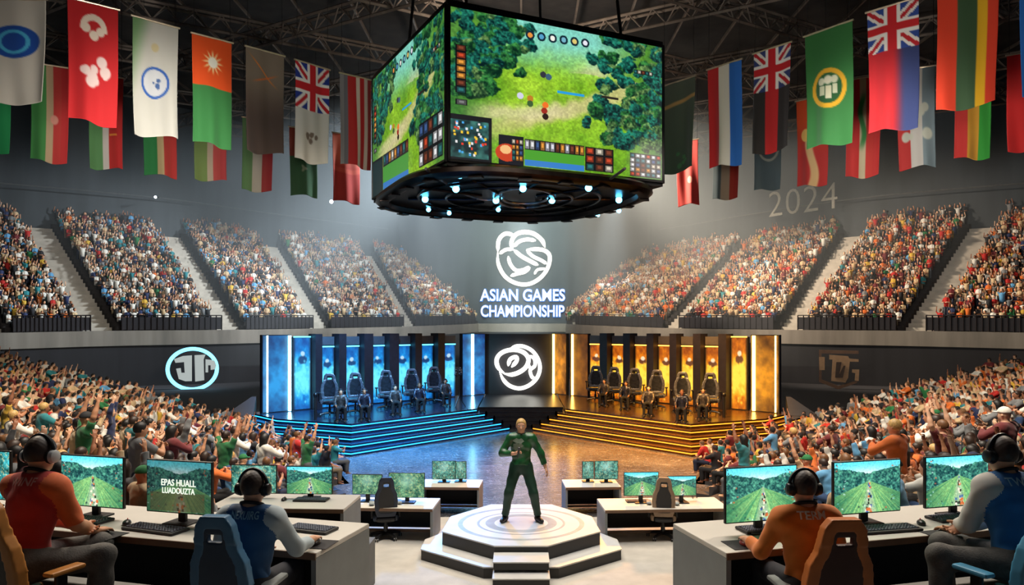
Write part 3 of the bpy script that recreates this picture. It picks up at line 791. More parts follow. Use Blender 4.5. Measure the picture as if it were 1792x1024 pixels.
for r in (3.3, 2.3): f.tube([(r*math.cos(a), r*math.sin(a), -.27) for a in np.linspace(0, 2*PI, 64, endpoint=False)], .05, 5, closed=True)
for k in range(10): a = 2*PI*k/10; f.tube([(1.2*math.cos(a),1.2*math.sin(a),-.26),(3.7*math.cos(a),3.7*math.sin(a),-.26)], .04, 4)
f.build('under_panel', mat('under_panel', (30,30,34), .3, .6, var=.5, scale=2), sb)
for k in range(40):
    P_ = rsq(-.2, -.45, 40)[k]; g = MB(); g.box(P_, (.30,.42,.04), rz=2*PI*k/40+ax)
    if k % 2 == 0: g.build('rim_plate', dark_rim, sb)
steel = mat('bright_steel', (150,150,155), .3, .8)
glow_b = emit('lamp_blue_white', (90,200,255), 12.0)
f = MB(); c0 = at(918, 345, 26.9); cx, cy = c0[0]-cc[0], c0[1]-cc[1]
f.tube([(cx+1.05*math.cos(a), cy+2.0*math.sin(a), -.24) for a in np.linspace(0, 2*PI, 48, endpoint=False)], .06, 6, closed=True); f.tube([(cx+.8*math.cos(a), cy+1.0*math.sin(a)-.3, -.30) for a in np.linspace(-.3, PI+.3, 30)], .05, 6); f.build('ring_truss', steel, sb, smooth=True)
for sx in (-1, 1):
    f = MB(); f.tube([(cx+sx*(1.05+1.2*t), cy+.2+1.6*t-3.0*t*t, -.22) for t in np.linspace(0, 1.6, 24)], .045, 6); f.build('curved_strut', steel, sb, smooth=True)
for px, py in ((915,330),(868,351),(966,351),(872,367),(805,306),(798,331),(744,349),(750,367),(786,373),(1030,329),(1083,350),(1083,369),(1046,376)):
    p = at_z(px, py, ZBt-.30); f = MB(); q = (p[0]-cc[0], p[1]-cc[1], -.30); r_ = .12 if py < 360 else .09
    f.ball((q[0], q[1], q[2]), r_, 10, 6); f.build('lamp', glow_b, sb, smooth=True)
f = MB(); p = at_z(962, 313, ZBt-.30); f.lathe([(.12,-.1),(.2,.05)], (p[0]-cc[0], p[1]-cc[1], -.22), 10); f.build('lamp', emit('lamp_orange', (255,110,30), 6), sb)
cab = mat('steel_cable', (60,58,58), .4, .8)
for p in (Nc, Rc, Lc, Bc):
    q = cc+(p-cc)*.75; f = MB(); f.tube([rel(q, ZT), rel(cc+(p-cc)*.62, 20.2)], .06, 6); f.build('hanging_cable', cab, sb)

# ---------------------------------------------------------------- flags
def disc(u, v, cx, cy, r, asp=2.2): return np.sqrt((u-cx)**2+((v-cy)*asp)**2)
def stripes(*cols):
    def f(u, v):
        n = len(cols); i = np.clip((u*n).astype(int), 0, n-1); return np.array(cols, float)[i]
    return f
def paint(base, *layers):
    def f(u, v):
        c = base(u, v) if callable(base) else np.broadcast_to(np.array(base, float), u.shape+(3,)).copy()
        for mask, col in layers:
            m = mask(u, v); m = m[...,None] if m.ndim == u.ndim else m; c = c*(1-m)+np.array(col, float)*m
        return c
    return f
def ring_(cx, cy, r0, r1): return lambda u, v: (sstep(r0-.02, r0, disc(u,v,cx,cy,1))*sstep(r1+.02, r1, disc(u,v,cx,cy,1)))
def dot_(cx, cy, r, asp=2.2): return lambda u, v: sstep(r+.02, r-.01, disc(u,v,cx,cy,1,asp))
def box_(x0, y0, x1, y1): return lambda u, v: ((u >= x0)&(u <= x1)&(v >= y0)&(v <= y1)).astype(float)
def union_(y1, blue=(28,52,140)):
    def f(u, v):
        c = np.zeros(u.shape+(3,)); c[:] = blue; y = v/y1; a, b = u-.5, y-.5
        d1 = np.abs(a-b)/1.41; d2 = np.abs(a+b)/1.41
        for d in (d1, d2): c[d < .10] = (236,230,220)
        for d in (d1, d2): c[d < .04] = (196,30,40)
        c[(np.abs(a) < .17)|(np.abs(b) < .15)] = (240,236,228); c[(np.abs(a) < .10)|(np.abs(b) < .085)] = (206,28,36)
        return c
    return f
def split_(y1, top, bottom):
    def f(u, v):
        a = top(u, v) if callable(top) else np.broadcast_to(np.array(top, float), u.shape+(3,)); b = bottom(u, v) if callable(bottom) else np.broadcast_to(np.array(bottom, float), u.shape+(3,))
        return np.where((v < y1)[...,None], a, b)
    return f
def splat(cx, cy, r, n, seed, asp=2.2):
    q = np.random.default_rng(seed); P = [(cx+r*(q.random()-.5)*1.6, cy+r*(q.random()-.5)*1.6/asp, r*(.18+.25*q.random())) for _ in range(n)]
    def f(u, v):
        m = np.zeros(u.shape)
        for a, b, s in P: m = np.maximum(m, sstep(s, s*.7, disc(u,v,a,b,1,asp)))
        return m
    return f
def rays(cx, cy, r, n=9, asp=2.2):
    def f(u, v):
        a = np.arctan2((v-cy)*asp, u-cx); d = disc(u,v,cx,cy,1,asp); R_ = r*(.45+.55*np.abs(np.cos(a*n/2))**3); return sstep(R_, R_*.6, d)
    return f
def horse(cx, cy):
    a = ring_(cx, cy, .16, .26); 
    def f(u, v): return np.maximum(a(u,v)*(v < cy+.015), np.maximum(dot_(cx-.16,cy,.09)(u,v), np.maximum(dot_(cx+.13,cy+.015,.08)(u,v), dot_(cx,cy+.055,.09)(u,v))))
    return f
CRE, GRY, REDF, GRN = (214,206,192), (176,172,164), (204,30,34), (44,128,66)
blend_gw = lambda u, v: mixc((110,150,96), (200,196,184), sstep(.05,.5,u+v*.6))
FL = {
 'Fa': (paint(CRE, (dot_(.48,.40,.40,2.6), (20,80,170)), (ring_(.48,.40,.20,.245), (80,190,226))), 'white flag with a blue oval emblem'),
 'Fb': (paint(REDF, (horse(.5,.21), (244,226,206)), (splat(.5,.55,.32,9,4), (240,214,206))), 'red flag with two cream emblems'),
 'Fc': (paint(blend_gw, (dot_(.5,.53,.27), (206,206,206)), (ring_(.5,.53,.27,.30), (44,92,170)), (splat(.5,.53,.15,4,9), (70,100,150)), (dot_(.5,.22,.08), (200,184,140))), 'pale flag tinged green with a blue wheel'),
 'Fd': (paint(split_(.46,(240,88,20),(58,132,66)), (rays(.5,.23,.30,12), (255,214,150)), (dot_(.5,.23,.11), (255,250,232))), 'orange and green flag with a white starburst'),
 'Fe': (paint(lambda u, v: mixc((134,118,100), (78,62,54), sstep(.2,.7,v)), (lambda u, v: sstep(.035,.0,np.abs((v-.2)*2.2-(u-.45)*.9))*sstep(.45,.1,np.abs(u-.45)), (240,130,40)), (lambda u, v: sstep(.03,.0,np.abs((v-.24)*2.2+(u-.5)*.3-.06))*sstep(.4,.1,np.abs(u-.5)), (230,110,40))), 'plain brown flag with an orange flash'),  # brown shading put into the cloth colour, darker towards the bottom
 'Ff': (paint(split_(.47, union_(.47), (208,204,194)), (splat(.5,.76,.2,6,3), (120,104,90))), 'white flag under a crossed red, white and blue top'),
 'Fg': (stripes((150,146,146),(120,116,120),(196,44,40),(196,40,38),(228,210,190),(190,36,36),(210,190,176),(150,40,40)), 'grey and red striped flag'),
 'Ba': (paint((16,132,70)), 'plain green flag'),
 'Bb': (paint(stripes((70,148,74),(74,150,76),(206,178,140),(212,66,60),(214,54,54)), (dot_(.62,.55,.10), (240,170,150))), 'green, cream and red flag with a small crest'),
 'Bc': (paint(stripes((96,150,90),(98,152,92),(214,206,196),(206,50,46),(204,44,42)), (box_(.62,.62,.82,.645), (240,150,60))), 'green, white and red flag with an orange mark'),
 'Bd': (stripes((50,140,74),(52,142,76),(214,190,140),(210,74,64),(214,66,60)), 'bright green, sand and red flag'),
 'Be': (paint(stripes((140,166,96),(140,166,96),(214,196,170),(214,92,88),(212,80,82)), (splat(.28,.25,.24,8,7), (222,180,70))), 'olive, cream and pink flag with a yellow figure'),
 'Bf': (stripes((124,168,110),(128,170,114),(222,214,198),(222,214,198),(200,80,80),(200,74,78)), 'pale green, white and rose flag'),
 'Bg': (paint(split_(.42,(170,80,66),(78,120,84)), (rays(.5,.6,.16,3), (170,180,150))), 'faded red and green flag'),
 'Bh': (paint(lambda u, v: mixc((228,120,90), (200,66,58), sstep(.3,.6,v)), (lambda u, v: sstep(.05,.02,np.abs(v-.5-.05*np.sin(u*3))), (222,96,76))), 'salmon red flag'),
 'Ga': (paint(lambda u, v: mixc((92,100,84), (66,84,66), v), (lambda u, v: sstep(.03,.012,np.abs(v-.26+u*.06)), (190,150,90)), (splat(.55,.86,.2,6,5), (70,120,76))), 'dim grey green flag with a tan band'),
 'Gb': (stripes((206,40,42),(206,40,42),(228,222,206),(226,220,206),(40,110,196),(44,114,200)), 'red, white and blue flag'),
 'Gc': (split_(.40, union_(.40,(52,64,120)), stripes((44,38,36),(44,38,36),(200,36,38),(200,36,38),(48,42,42),(50,44,44))), 'black flag with a red centre stripe and crossed top'),
 'Gd': (paint((52,120,58), (dot_(.5,.51,.33), (40,96,50)), (ring_(.5,.51,.30,.37), (232,178,40)), (dot_(.36,.45,.07), (220,220,190)), (dot_(.5,.44,.08), (230,226,200)), (dot_(.63,.44,.07), (220,220,190)), (box_(.32,.49,.42,.57), (210,214,180)), (box_(.45,.49,.56,.60), (226,222,190)), (box_(.59,.48,.68,.56), (214,216,184))), 'dark green flag with a yellow ring of figures'),
 'Ge': (split_(.36, union_(.36,(44,74,150)), lambda u, v: mixc((196,32,40), (44,56,104), sstep(.5,.75,u))), 'red and navy flag under a crossed top'),
 'Gf': (stripes((226,64,30),(226,64,30),(56,86,52),(58,88,54),(232,180,20),(220,60,30)), 'red, dark green and yellow flag'),
 'Gg': (stripes((30,110,196),(60,130,200)), 'blue flag at the frame edge'),
 'Ha': (paint((206,66,58), (dot_(.62,.62,.12), (240,170,150))), 'short red flag with a pale dot'),
 'Hb': (stripes((110,124,128),(112,126,130),(206,186,160),(206,186,160),(206,74,60),(204,66,56)), 'grey blue, cream and red flag'),
 'Hc': (paint((118,136,142), (ring_(.55,.42,.30,.36), (214,218,206)), (dot_(.55,.40,.18), (170,196,180))), 'grey blue flag with a white ring'),
 'Hd': (paint(lambda u, v: mixc((236,92,40), (206,60,56), sstep(.2,.7,v)), (lambda u, v: sstep(.16,.08,np.abs(u-.5-.1*np.sin(v*9)))*sstep(.3,.5,v), (230,196,140)), (dot_(.3,.42,.16), (255,214,120))), 'orange red flag with a cream trunk'),
 'He': (paint(stripes((214,60,56),(214,60,56),(212,196,160),(216,66,58),(214,60,56)), (lambda u, v: sstep(.10,.04,np.abs(u-.48-.06*np.sin(v*14)))*sstep(.1,.25,v)*sstep(.75,.6,v), (70,150,80))), 'red flag with a green twist'),
 'Hf': (paint(stripes((208,60,56),(208,60,56),(220,214,204),(220,214,204),(140,156,160),(140,156,160)), (splat(.5,.55,.4,9,12), (214,214,196))), 'red, white and grey flag with a crest'),
 'Hg': (stripes((212,56,50),(212,56,50),(230,170,56),(230,170,56),(60,168,60),(60,168,60)), 'red, amber and green flag'),
 'Hh': (paint((222,40,38), (splat(.6,.30,.2,10,20), (240,200,190)), (splat(.6,.55,.16,8,21), (240,200,190))), 'bright red flag with white script'),
}
ZF = 15.5
FH = {}
placed = [('Fa',(-28,0,80,0),180),('Fb',(118,-4,207,18),208),('Fc',(232,28,312,50),200),('Fd',(336,58,406,76),187),('Fe',(430,81,497,99),178),('Ff',(517,105,576,123),170),('Fg',(595,128,650,141),157),
 ('Ga',(1160,152,1217,133),157),('Gb',(1238,123,1297,104),177),('Gc',(1319,95,1384,74),180),('Gd',(1408,65,1491,36),204),('Ge',(1517,23,1607,-4),218),('Gf',(1640,-6,1748,-30),205),('Gg',(1784,-40,1880,-60),210)]
back = [('Ba',(-52,92,17,98),170),('Bb',(53,110,120,120),168),('Bc',(156,128,216,138),163),('Bd',(249,160,309,170),143),('Be',(340,184,398,192),128),('Bf',(424,205,478,212),126),('Bg',(506,222,555,228),118),('Bh',(582,232,630,240),118),
 ('Ha',(1184,250,1222,244),112),('Hb',(1247,231,1293,225),120),('Hc',(1318,216,1366,208),120),('Hd',(1393,178,1448,166),153),('He',(1480,142,1541,132),172),('Hf',(1570,125,1637,115),174),('Hg',(1670,105,1735,98),176),('Hh',(1762,98,1850,86),170)]
FWORD = {}
pole_m = mat('flag_pole', (196,176,150), .35, .6); cloth_m = attr_mat('flag_cloth', .8, trans=.35, sheen=.2)
pole_tops = {'F': [], 'B': [], 'G': [], 'H': []}
for key, (xl, yl, xr, yr), hpx in placed+back:
    front = key[0] in 'FG'; Yl = (ZF-H)*F/(CY-yl); Yr = (ZF-H)*F/(CY-yr)
    A = at(xl, yl, Yl); B = at(xr, yr, Yr); mid = (A+B)/2; d = B-A; w = math.hypot(d[0], d[1]); rz = math.atan2(d[1], d[0]); hm = hpx*mid[1]/F
    des, words_ = FL[key]
    row = {'F': 'in the left front row', 'G': 'in the right front row', 'B': 'in the left rear row', 'H': 'in the right rear row'}[key[0]]
    r = empty('hanging_flag', mid, rz, words_+' hanging '+row, 'flag', 'flags hanging from the roof')
    nx, ny = 44, 100; U, Vv = np.meshgrid(np.linspace(0,1,nx), np.linspace(0,1,ny)); colr = np.clip(des(U, Vv), 0, 255)
    ph = random.random()*6; wav = .10*np.sin(U*7+ph+Vv*1.2)*(.25+.75*Vv)+.05*np.sin(U*13+ph*2-Vv*2)*(.2+.8*Vv)
    X = (U-.5)*w*(1-.04*Vv)+.04*w*np.sin(Vv*2.5+ph)*Vv; Z = -Vv*hm+.02*hm*np.sin(U*5+ph)*Vv
    i = np.arange(nx*ny).reshape(ny, nx); Q = np.stack([i[:-1,:-1].ravel(), i[1:,:-1].ravel(), i[1:,1:].ravel(), i[:-1,1:].ravel()], 1)
    me = arr_mesh('cloth', np.stack([X.ravel(), wav.ravel(), Z.ravel()], 1), Q, True, col=srgb(colr.reshape(-1,3)))
    o = link('cloth', me, cloth_m, r); so = o.modifiers.new('thick', 'SOLIDIFY'); so.thickness = .012
    f = MB(); f.tube([(-w/2-.06,0,.02),(w/2+.06,0,.02)], .045, 8); f.build('pole', pole_m, r, smooth=True)
    f = MB()
    for sx in (-1, 1): f.tube([(sx*w*.45,0,.04),(sx*w*.45,0,20.3-ZF)], .012, 4)
    f.build('hanging_wire', cab, r)
    pole_tops[key[0]].append(mid)
for k_, side in (('F','left'),('G','right')):
    pass

# ---------------------------------------------------------------- signs
white_sign = emit('sign_white', (255,252,240), 2.6); blue_halo = emit('sign_halo_blue', (20,120,220), 2.2)
def arc(cx, cz, rx, rz_, a0, a1, n=28, rot=0.0):
    a = np.radians(np.linspace(a0, a1, n)); x = rx*np.cos(a); z = rz_*np.sin(a); c, s_ = math.cos(rot), math.sin(rot)
    return np.stack([cx+x*c-z*s_, np.zeros(n), cz+x*s_+z*c], 1)
def ribbon(mb, pts, w0, w1=None, y0=-.1, y1=.1, taper=True):
    """flat band of varying width along a path in the x-z plane, with real thickness"""
    P = np.array(pts); n = len(P); T = np.gradient(P[:,[0,2]], axis=0); T /= np.linalg.norm(T, axis=1)[:,None]+1e-9; Nn = np.stack([-T[:,1], T[:,0]], 1)
    u = np.linspace(0, 1, n); w = (w0+(w1 if w1 is not None else w0)*0) if np.isscalar(w0) else w0
    ww = np.full(n, w0) if np.isscalar(w0) else np.array(w0)
    if taper: ww = ww*np.clip(np.minimum(u, 1-u)*7+.25, 0, 1)
    A = P[:,[0,2]]+Nn*ww[:,None]/2; B = P[:,[0,2]]-Nn*ww[:,None]/2
    V = []
    for a, b in zip(A, B): V += [(a[0],y0,a[1]),(b[0],y0,b[1]),(b[0],y1,b[1]),(a[0],y1,a[1])]
    Fs = []
    for i in range(n-1):
        p, q = 4*i, 4*i+4; Fs += [(p,p+1,q+1,q),(p+1,p+2,q+2,q+1),(p+2,p+3,q+3,q+2),(p+3,p,q,q+3)]
    Fs += [(3,2,1,0),(4*n-4,4*n-3,4*n-2,4*n-1)]
    mb._add(V, Fs)
# knot emblem, then the two lines of lettering, on the centre wall
Yw = 75.0; k_ = Yw/F
def pz(px, py, Y=Yw): return np.array([(px-CX)*Y/F, 0, H-(py-CY)*Y/F])
def bez(P, n=26):
    P = np.array(P, float); m = len(P); ts = np.linspace(0, m-1, n); out = []
    S = [np.r_[p, 0] for p in P]
    for t in ts:
        i = int(min(math.floor(t), m-2)); u = t-i; p0 = P[i-1] if i else 2*P[0]-P[1]; p3 = P[i+2] if i+2 < m else 2*P[-1]-P[-2]
        out.append(.5*(2*P[i]+(P[i+1]-p0)*u+(2*p0-5*P[i]+4*P[i+1]-p3)*u*u+(3*P[i]-p0-3*P[i+1]+p3)*u**3))
    return np.array(out)
def strokes(mb, lst, Y, c, wscale=1.0, y0=-.1, y1=.1, tp=True):
    for P, w in lst:
        q = bez(P, 40); pts = np.stack([(q[:,0]-CX)*Y/F-c[0], np.zeros(len(q)), H-(q[:,1]-CY)*Y/F-c[2]], 1)
        ribbon(mb, pts, w*Y/F*wscale, y0=y0, y1=y1, taper=tp)
KN = [([(871,440),(872,462),(884,484),(904,496),(926,497),(946,486),(959,468),(962,448),(952,438),(934,436),(921,437)],7.5),
      ([(871,440),(873,420),(884,409),(899,411)],7.5), ([(874,444),(885,437),(897,436)],6.5),
      ([(897,438),(895,424),(902,411),(917,406),(934,409),(948,420),(954,433)],8), ([(899,432),(908,423),(922,419),(938,421)],7),
      ([(899,437),(912,448),(928,457),(942,464)],7.5), ([(921,437),(932,448),(948,456),(957,462)],6.5), ([(889,448),(893,462),(903,473),(917,472),(926,466)],7), ([(893,483),(906,479),(918,476),(928,468)],6.5), ([(935,480),(941,472),(955,470)],5)]
c = pz(916, 452); sg = empty('emblem_sign', (c[0], Yw+.1, c[2]), 0, 'white glowing knot emblem above the championship lettering on the far wall', 'sign')
f = MB(); strokes(f, KN, Yw, c, .92, y0=-.12, y1=.12); f.build('emblem', white_sign, sg)
for body, py, hp in (('ASIAN GAMES', 516.5, 20.5), ('CHAMPIONSHIP', 544.5, 20.0)):
    c = pz(914.5, py)
    s_ = empty('lettering_sign', (c[0], Yw+.05, c[2]), 0, 'glowing white letters reading %s on the far wall' % body, 'sign', 'championship lettering')
    me = text_mesh(body, 1.0, .05, .008); co = np.array([v.co[:] for v in me.vertices]); w = np.ptp(co[:,0]); hh = np.ptp(co[:,2])
    tw, th = (148 if py < 530 else 146)*k_, hp*k_
    me.transform(Matrix.Diagonal((tw/w, 3.0, th/hh, 1))); co = np.array([v.co[:] for v in me.vertices]); me.transform(Matrix.Translation((-(co[:,0].max()+co[:,0].min())/2, 0, -(co[:,2].max()+co[:,2].min())/2)))
    link('letters', me, white_sign, s_)
    me = text_mesh(body, 1.0, .03, .050); me.transform(Matrix.Diagonal((tw/w, 3.0, th/hh, 1))); co = np.array([v.co[:] for v in me.vertices]); me.transform(Matrix.Translation((-(co[:,0].max()+co[:,0].min())/2, .2, -(co[:,2].max()+co[:,2].min())/2)))
    link('blue_glow_copy', me, blue_halo, s_)  # larger blue emitting copy imitates the glow around the letters
# 2024 on the upper right wall
A2 = at(1352, 362, 62.5); B2 = at(1470, 350, 58.0)
me = text_mesh('2024', 1.0, .04, -.012, 1.05); co = np.array([v.co[:] for v in me.vertices]); w = np.ptp(co[:,0]); hh = np.ptp(co[:,2])
Wd = math.hypot(B2[0]-A2[0], B2[1]-A2[1]); me.transform(Matrix.Diagonal((Wd/w, 1, 44*60/F/hh, 1)))
o = link('year_sign', me, mat('sign_pale', (186,182,168), .6)); m_ = (A2+B2)/2
o.location = (m_[0]-.6, m_[1]-.9, m_[2]); o.rotation_euler = (0, 0, math.atan2(B2[1]-A2[1], B2[0]-A2[0])); tag(o, 'pale numerals reading 2024 on the upper wall above the right crowd', 'sign')
def small_lamp(px, py, Y, col, label, rad):
    p = at(px, py, Y); r = empty('wall_lamp', p, 0, label, 'lamp'); f = MB(); f.ball((0,0,0), rad, 10, 6); f.build('bulb', col, r, smooth=True); f = MB(); f.tube([(0,.05,0),(0,.45,.05)], rad*.5, 6); f.build('bracket', black, r)
lw = emit('lamp_white_small', (225,240,255), 9); lo_ = emit('lamp_amber_small', (255,120,40), 8)
small_lamp(580, 353, 62.5, lw, 'small white lamp on the upper wall below the salmon flag', .16); small_lamp(1465, 236, 57.0, lw, 'small white lamp on the upper wall behind the dark green flag', .14)
small_lamp(272, 345, 54.5, lw, 'tiny white lamp on the upper wall over the left crowd', .10); small_lamp(1072, 575, 65.0, lo_, 'small amber lamp on the grey ledge above the orange panels', .17)
# ring emblem under the left ledge, shield emblem under the right one
Ye = 44.5; c = pz(337, 646, Ye); th = .42
sg = empty('ring_emblem_sign', (c[0], Ye, c[2]), th, 'glowing pale blue ring emblem with grey letter shapes on the left dark wall', 'sign')
f = MB(); a = np.linspace(0, 2*PI, 64, endpoint=False); f.tube([(1.36*math.cos(t), 0, 1.22*math.sin(t)) for t in a], .11, 8, closed=True); f.build('ring', emit('ring_blue', (110,210,250), 3.2), sg, smooth=True)
grey_l = emit('letter_grey', (196,206,204), .7)
f = MB(); K = .036
def pl(P, cx=337, cy=646): return [((x-cx)*K, -(y-cy)*K) for x, y in P]
f.plate(pl([(309,629),(322,624),(336,623),(336,666),(326,666),(316,662),(312,645),(319,644),(320,652),(325,652),(324,634),(311,635)])[::-1], -.1, .1)
f.plate(pl([(340,623),(357,622),(354,630),(355,665),(341,667)])[::-1], -.1, .1); f.plate(pl([(357,630),(371,632),(374,640),(372,647),(365,648),(365,640),(361,640),(361,652),(357,652)])[::-1], -.1, .1); f.build('letter_shapes', grey_l, sg)
c = pz(1467, 643, Ye); sg = empty('shield_emblem_sign', (c[0], Ye, c[2]), -.42, 'tan metal shield emblem with block letters on the right dark wall', 'sign')
tan_m = mat('emblem_tan', (176,140,106), .5, .2); brown_m = mat('emblem_brown', (112,84,66), .5, .3)
def pr(P): return pl(P, 1467, 643)
f = MB(); f.plate(pr([(1437,614),(1498,615),(1498,620),(1441,620),(1441,664),(1467,674),(1496,664),(1496,668),(1467,680),(1437,668)])[::-1], -.08, .08); f.build('shield_outline', brown_m, sg)
f = MB(); f.plate(pr([(1437,626),(1446,626),(1446,648),(1438,648)])[::-1], -.1, .1); f.plate(pr([(1453,622),(1482,624),(1485,630),(1482,660),(1478,668),(1456,666),(1458,630),(1453,630)])[::-1], -.1, .1)
f.plate(pr([(1484,628),(1498,629),(1498,633),(1484,633)])[::-1], -.1, .1); f.plate(pr([(1488,646),(1499,646),(1498,665),(1492,664),(1493,652),(1488,651)])[::-1], -.1, .1); f.build('letter_shapes', tan_m, sg)
f = MB(); f.plate(pr([(1464,634),(1472,634),(1469,654),(1475,640),(1478,640),(1474,660),(1462,660)])[::-1], -.13, -.1); f.build('letter_recess', mat('emblem_dark', (66,48,40), .6), sg)
# ---------------------------------------------------------------- stage
def inset_poly(P, d):
    """offset a convex polygon outwards by d (counter-clockwise)"""
    P = [np.array(p, float) for p in P]; n = len(P); out = []
    for i in range(n):
        a, b, c = P[i-1], P[i], P[(i+1)%n]; e1 = nrm(b-a); e2 = nrm(c-b); n1 = np.array([e1[1],-e1[0]]); n2 = np.array([e2[1],-e2[0]])
        m = nrm(n1+n2); out.append(tuple(b+m*d/max(m@n1, .3)))
    return out
TOPZ = .75
step_blue = mat('stage_step_blue', (44,62,92), .22, .55, var=.3, scale=1.5); step_org = mat('stage_step_bronze', (120,84,46), .22, .65, var=.3, scale=1.5)
strip_blue = emit('added_strip_blue', (40,170,255), 3.2); strip_org = emit('added_strip_orange', (255,150,40), 2.6)  # emitting strips added under the step nosings to light the risers
led_blue = emit('led_blue', (150,230,255), 14.0); led_org = emit('led_orange', (255,196,90), 11.0)
topL = [(-5.2,22.6),(-1.65,26.9),(-1.65,32.6),(-2.0,32.8),(-9.4,25.6),(-7.9,23.9)]
for s in (-1, 1):
    sm, strip, nm = (step_blue, strip_blue, 'blue') if s < 0 else (step_org, strip_org, 'orange')
    P0 = [(x*(-s), y) for x, y in topL]
    if s > 0: P0 = P0[::-1]
    r = empty('stepped_platform', (s*5.2, 26, 0), 0, 'five step player platform lit %s under the %s panels' % (nm, nm), 'stage')
    n = 5
    for i in range(n):
        Q = inset_poly(P0, .30*(n-1-i)); Q = [(x-s*5.2, y-26) for x, y in Q]; z0, z1 = TOPZ*i/n, TOPZ*(i+1)/n
        f = MB(); f.prism(Q, z0, z1-.05, ); Qo = inset_poly(Q, .035); f.prism(Qo, z1-.05, z1); o = f.build('step', sm, r)
        g = MB(); n_ = len(Qo); Qs = inset_poly(Q, .02)
        for k in range(n_):
            a, b = np.array(Qs[k]), np.array(Qs[(k+1)%n_])
            mid = (a+b)/2+np.array([s*5.2, 26])
            if mid[1] > 29.0: continue
            g.tube([(a[0],a[1],z1-.072),(b[0],b[1],z1-.072)], .017, 5)
        g.build('added_edge_glow', strip, o)
# dark steps between the two platforms and the floor they lead to
r = empty('dark_steps', (0, 27.4, 0), 0, 'wide dark steps between the blue and orange platforms', 'steps'); dk = mat('dark_step', (46,46,52), .35, .3, var=.3)
for i in range(5):
    f = MB(); w = 1.55-.30*(4-i); f.prism([(-w,-.5+.13*i),(w,-.5+.13*i),(w,5.3),(-w,5.3)], .15*i, .15*(i+1)-.03); f.prism([(-w-.02,-.53+.13*i),(w+.02,-.53+.13*i),(w+.02,5.3),(-w-.02,5.3)], .15*(i+1)-.03, .15*(i+1)); f.build('step', dk, r)
# centre backdrop between the panel wings
mb = MB(); mb.box((-.13,33.05,2.08), (2.98,.3,2.70)); struct('wall_backdrop', mb, wall_mat('backdrop_dark', (52,52,58)))
KC = [([(884,655),(872,644),(869,630),(876,619),(890,613),(906,613),(919,619),(925,630),(920,643),(908,652),(894,656),(882,654)],7.5), ([(890,613),(900,607),(914,606),(930,613),(941,627),(945,644),(940,661),(927,674),(910,680),(893,676),(881,665),(874,650)],6.5), ([(889,641),(893,629),(903,625),(904,632),(895,643)],7), ([(926,622),(935,628),(936,640),(928,648),(931,660),(937,662)],6), ([(923,634),(930,650)],5)]
c = pz(907, 643, 32.7); sg = empty('swirl_sign', (c[0], 32.75, c[2]), 0, 'white glowing swirl emblem between the blue and orange panels', 'sign'); f = MB(); strokes(f, KC, 32.7, c, y0=-.06, y1=.06); f.build('emblem', white_sign, sg)

# ---- backlit panels
def panel_pic(warm, seed, big=False):
    W_, H_ = 34, 84; y, x = np.mgrid[0:H_, 0:W_]; u = x/(W_-1); v = y/(H_-1); n = vnoise(W_, H_, 5, 12, seed, 4)
    if warm: lo, mid, hi = (120,44,6), (226,128,14), (255,206,70)
    else: lo, mid, hi = (10,62,140), (20,140,214), (110,226,255)
    g = np.clip(.15+.95*np.exp(-((v-.55)/.32)**2)+.8*(n-.5), 0, 1); img = mixc(lo, mid, np.clip(g*1.5, 0, 1)); img = mixc(img, hi, np.clip(g*1.8-.9, 0, 1))
    img = img*(.55+.45*sstep(0,.12,np.minimum(u,1-u)))[...,None]
    q = np.random.default_rng(seed)                                     # a small dark figure with a pale head near the top
    hx = .5+.1*(q.random()-.5); hy = .16+.03*q.random(); sc = 1.25 if big else 1.0
    bodyc = (70,34,30) if warm else (16,40,86)
    d = np.sqrt(((u-hx)/.30)**2+((v-hy-.10*sc)/.055/sc)**2); img = mixc(img, bodyc, sstep(1.1,.7,d+.5*(n-.5))*.85)
    d = np.sqrt(((u-hx)/.16)**2+((v-hy-.04)/.045)**2); img = mixc(img, (236,214,180) if warm else (190,214,226), sstep(1.0,.6,d+.7*(n-.5))*.85)
    for _ in range(14):
        a, b = q.random(), .3+.65*q.random(); m = np.sqrt(((u-a)/.10)**2+((v-b)/.03)**2); img = mixc(img, hi, sstep(1,.2,m)*.6)
    return np.clip(img, 0, 255)
pl_dark = mat('panel_frame_dark', (40,38,46), .5, .2); cap_grey = mat('panel_header', (86,84,88), .6)
def on_line(px, s):
    m = (px-CX)/F*(-s) if s > 0 else (px-CX)/F
    Y = 33.69/(.9797-m) if s < 0 else 33.69/(.9797-m); X = m*Y
    return np.array([X if s < 0 else -X, Y])
lst_b = [(512,543,597,0),(556,584,590,1),(598,628,590,1),(645,672,590,1),(690,717,590,1),(730,757,590,1),(770,796,590,1)]
lst_o = [(1033,1058,590,1),(1072,1099,590,1),(1112,1140,590,1),(1153,1180,590,1),(1193,1221,590,1),(1235,1265,590,1),(1280,1309,597,0)]
cnt = ['first','second','third','fourth','fifth','sixth','seventh']
def face_rz(A, B): d = B-A; return math.atan2(d[1], d[0])
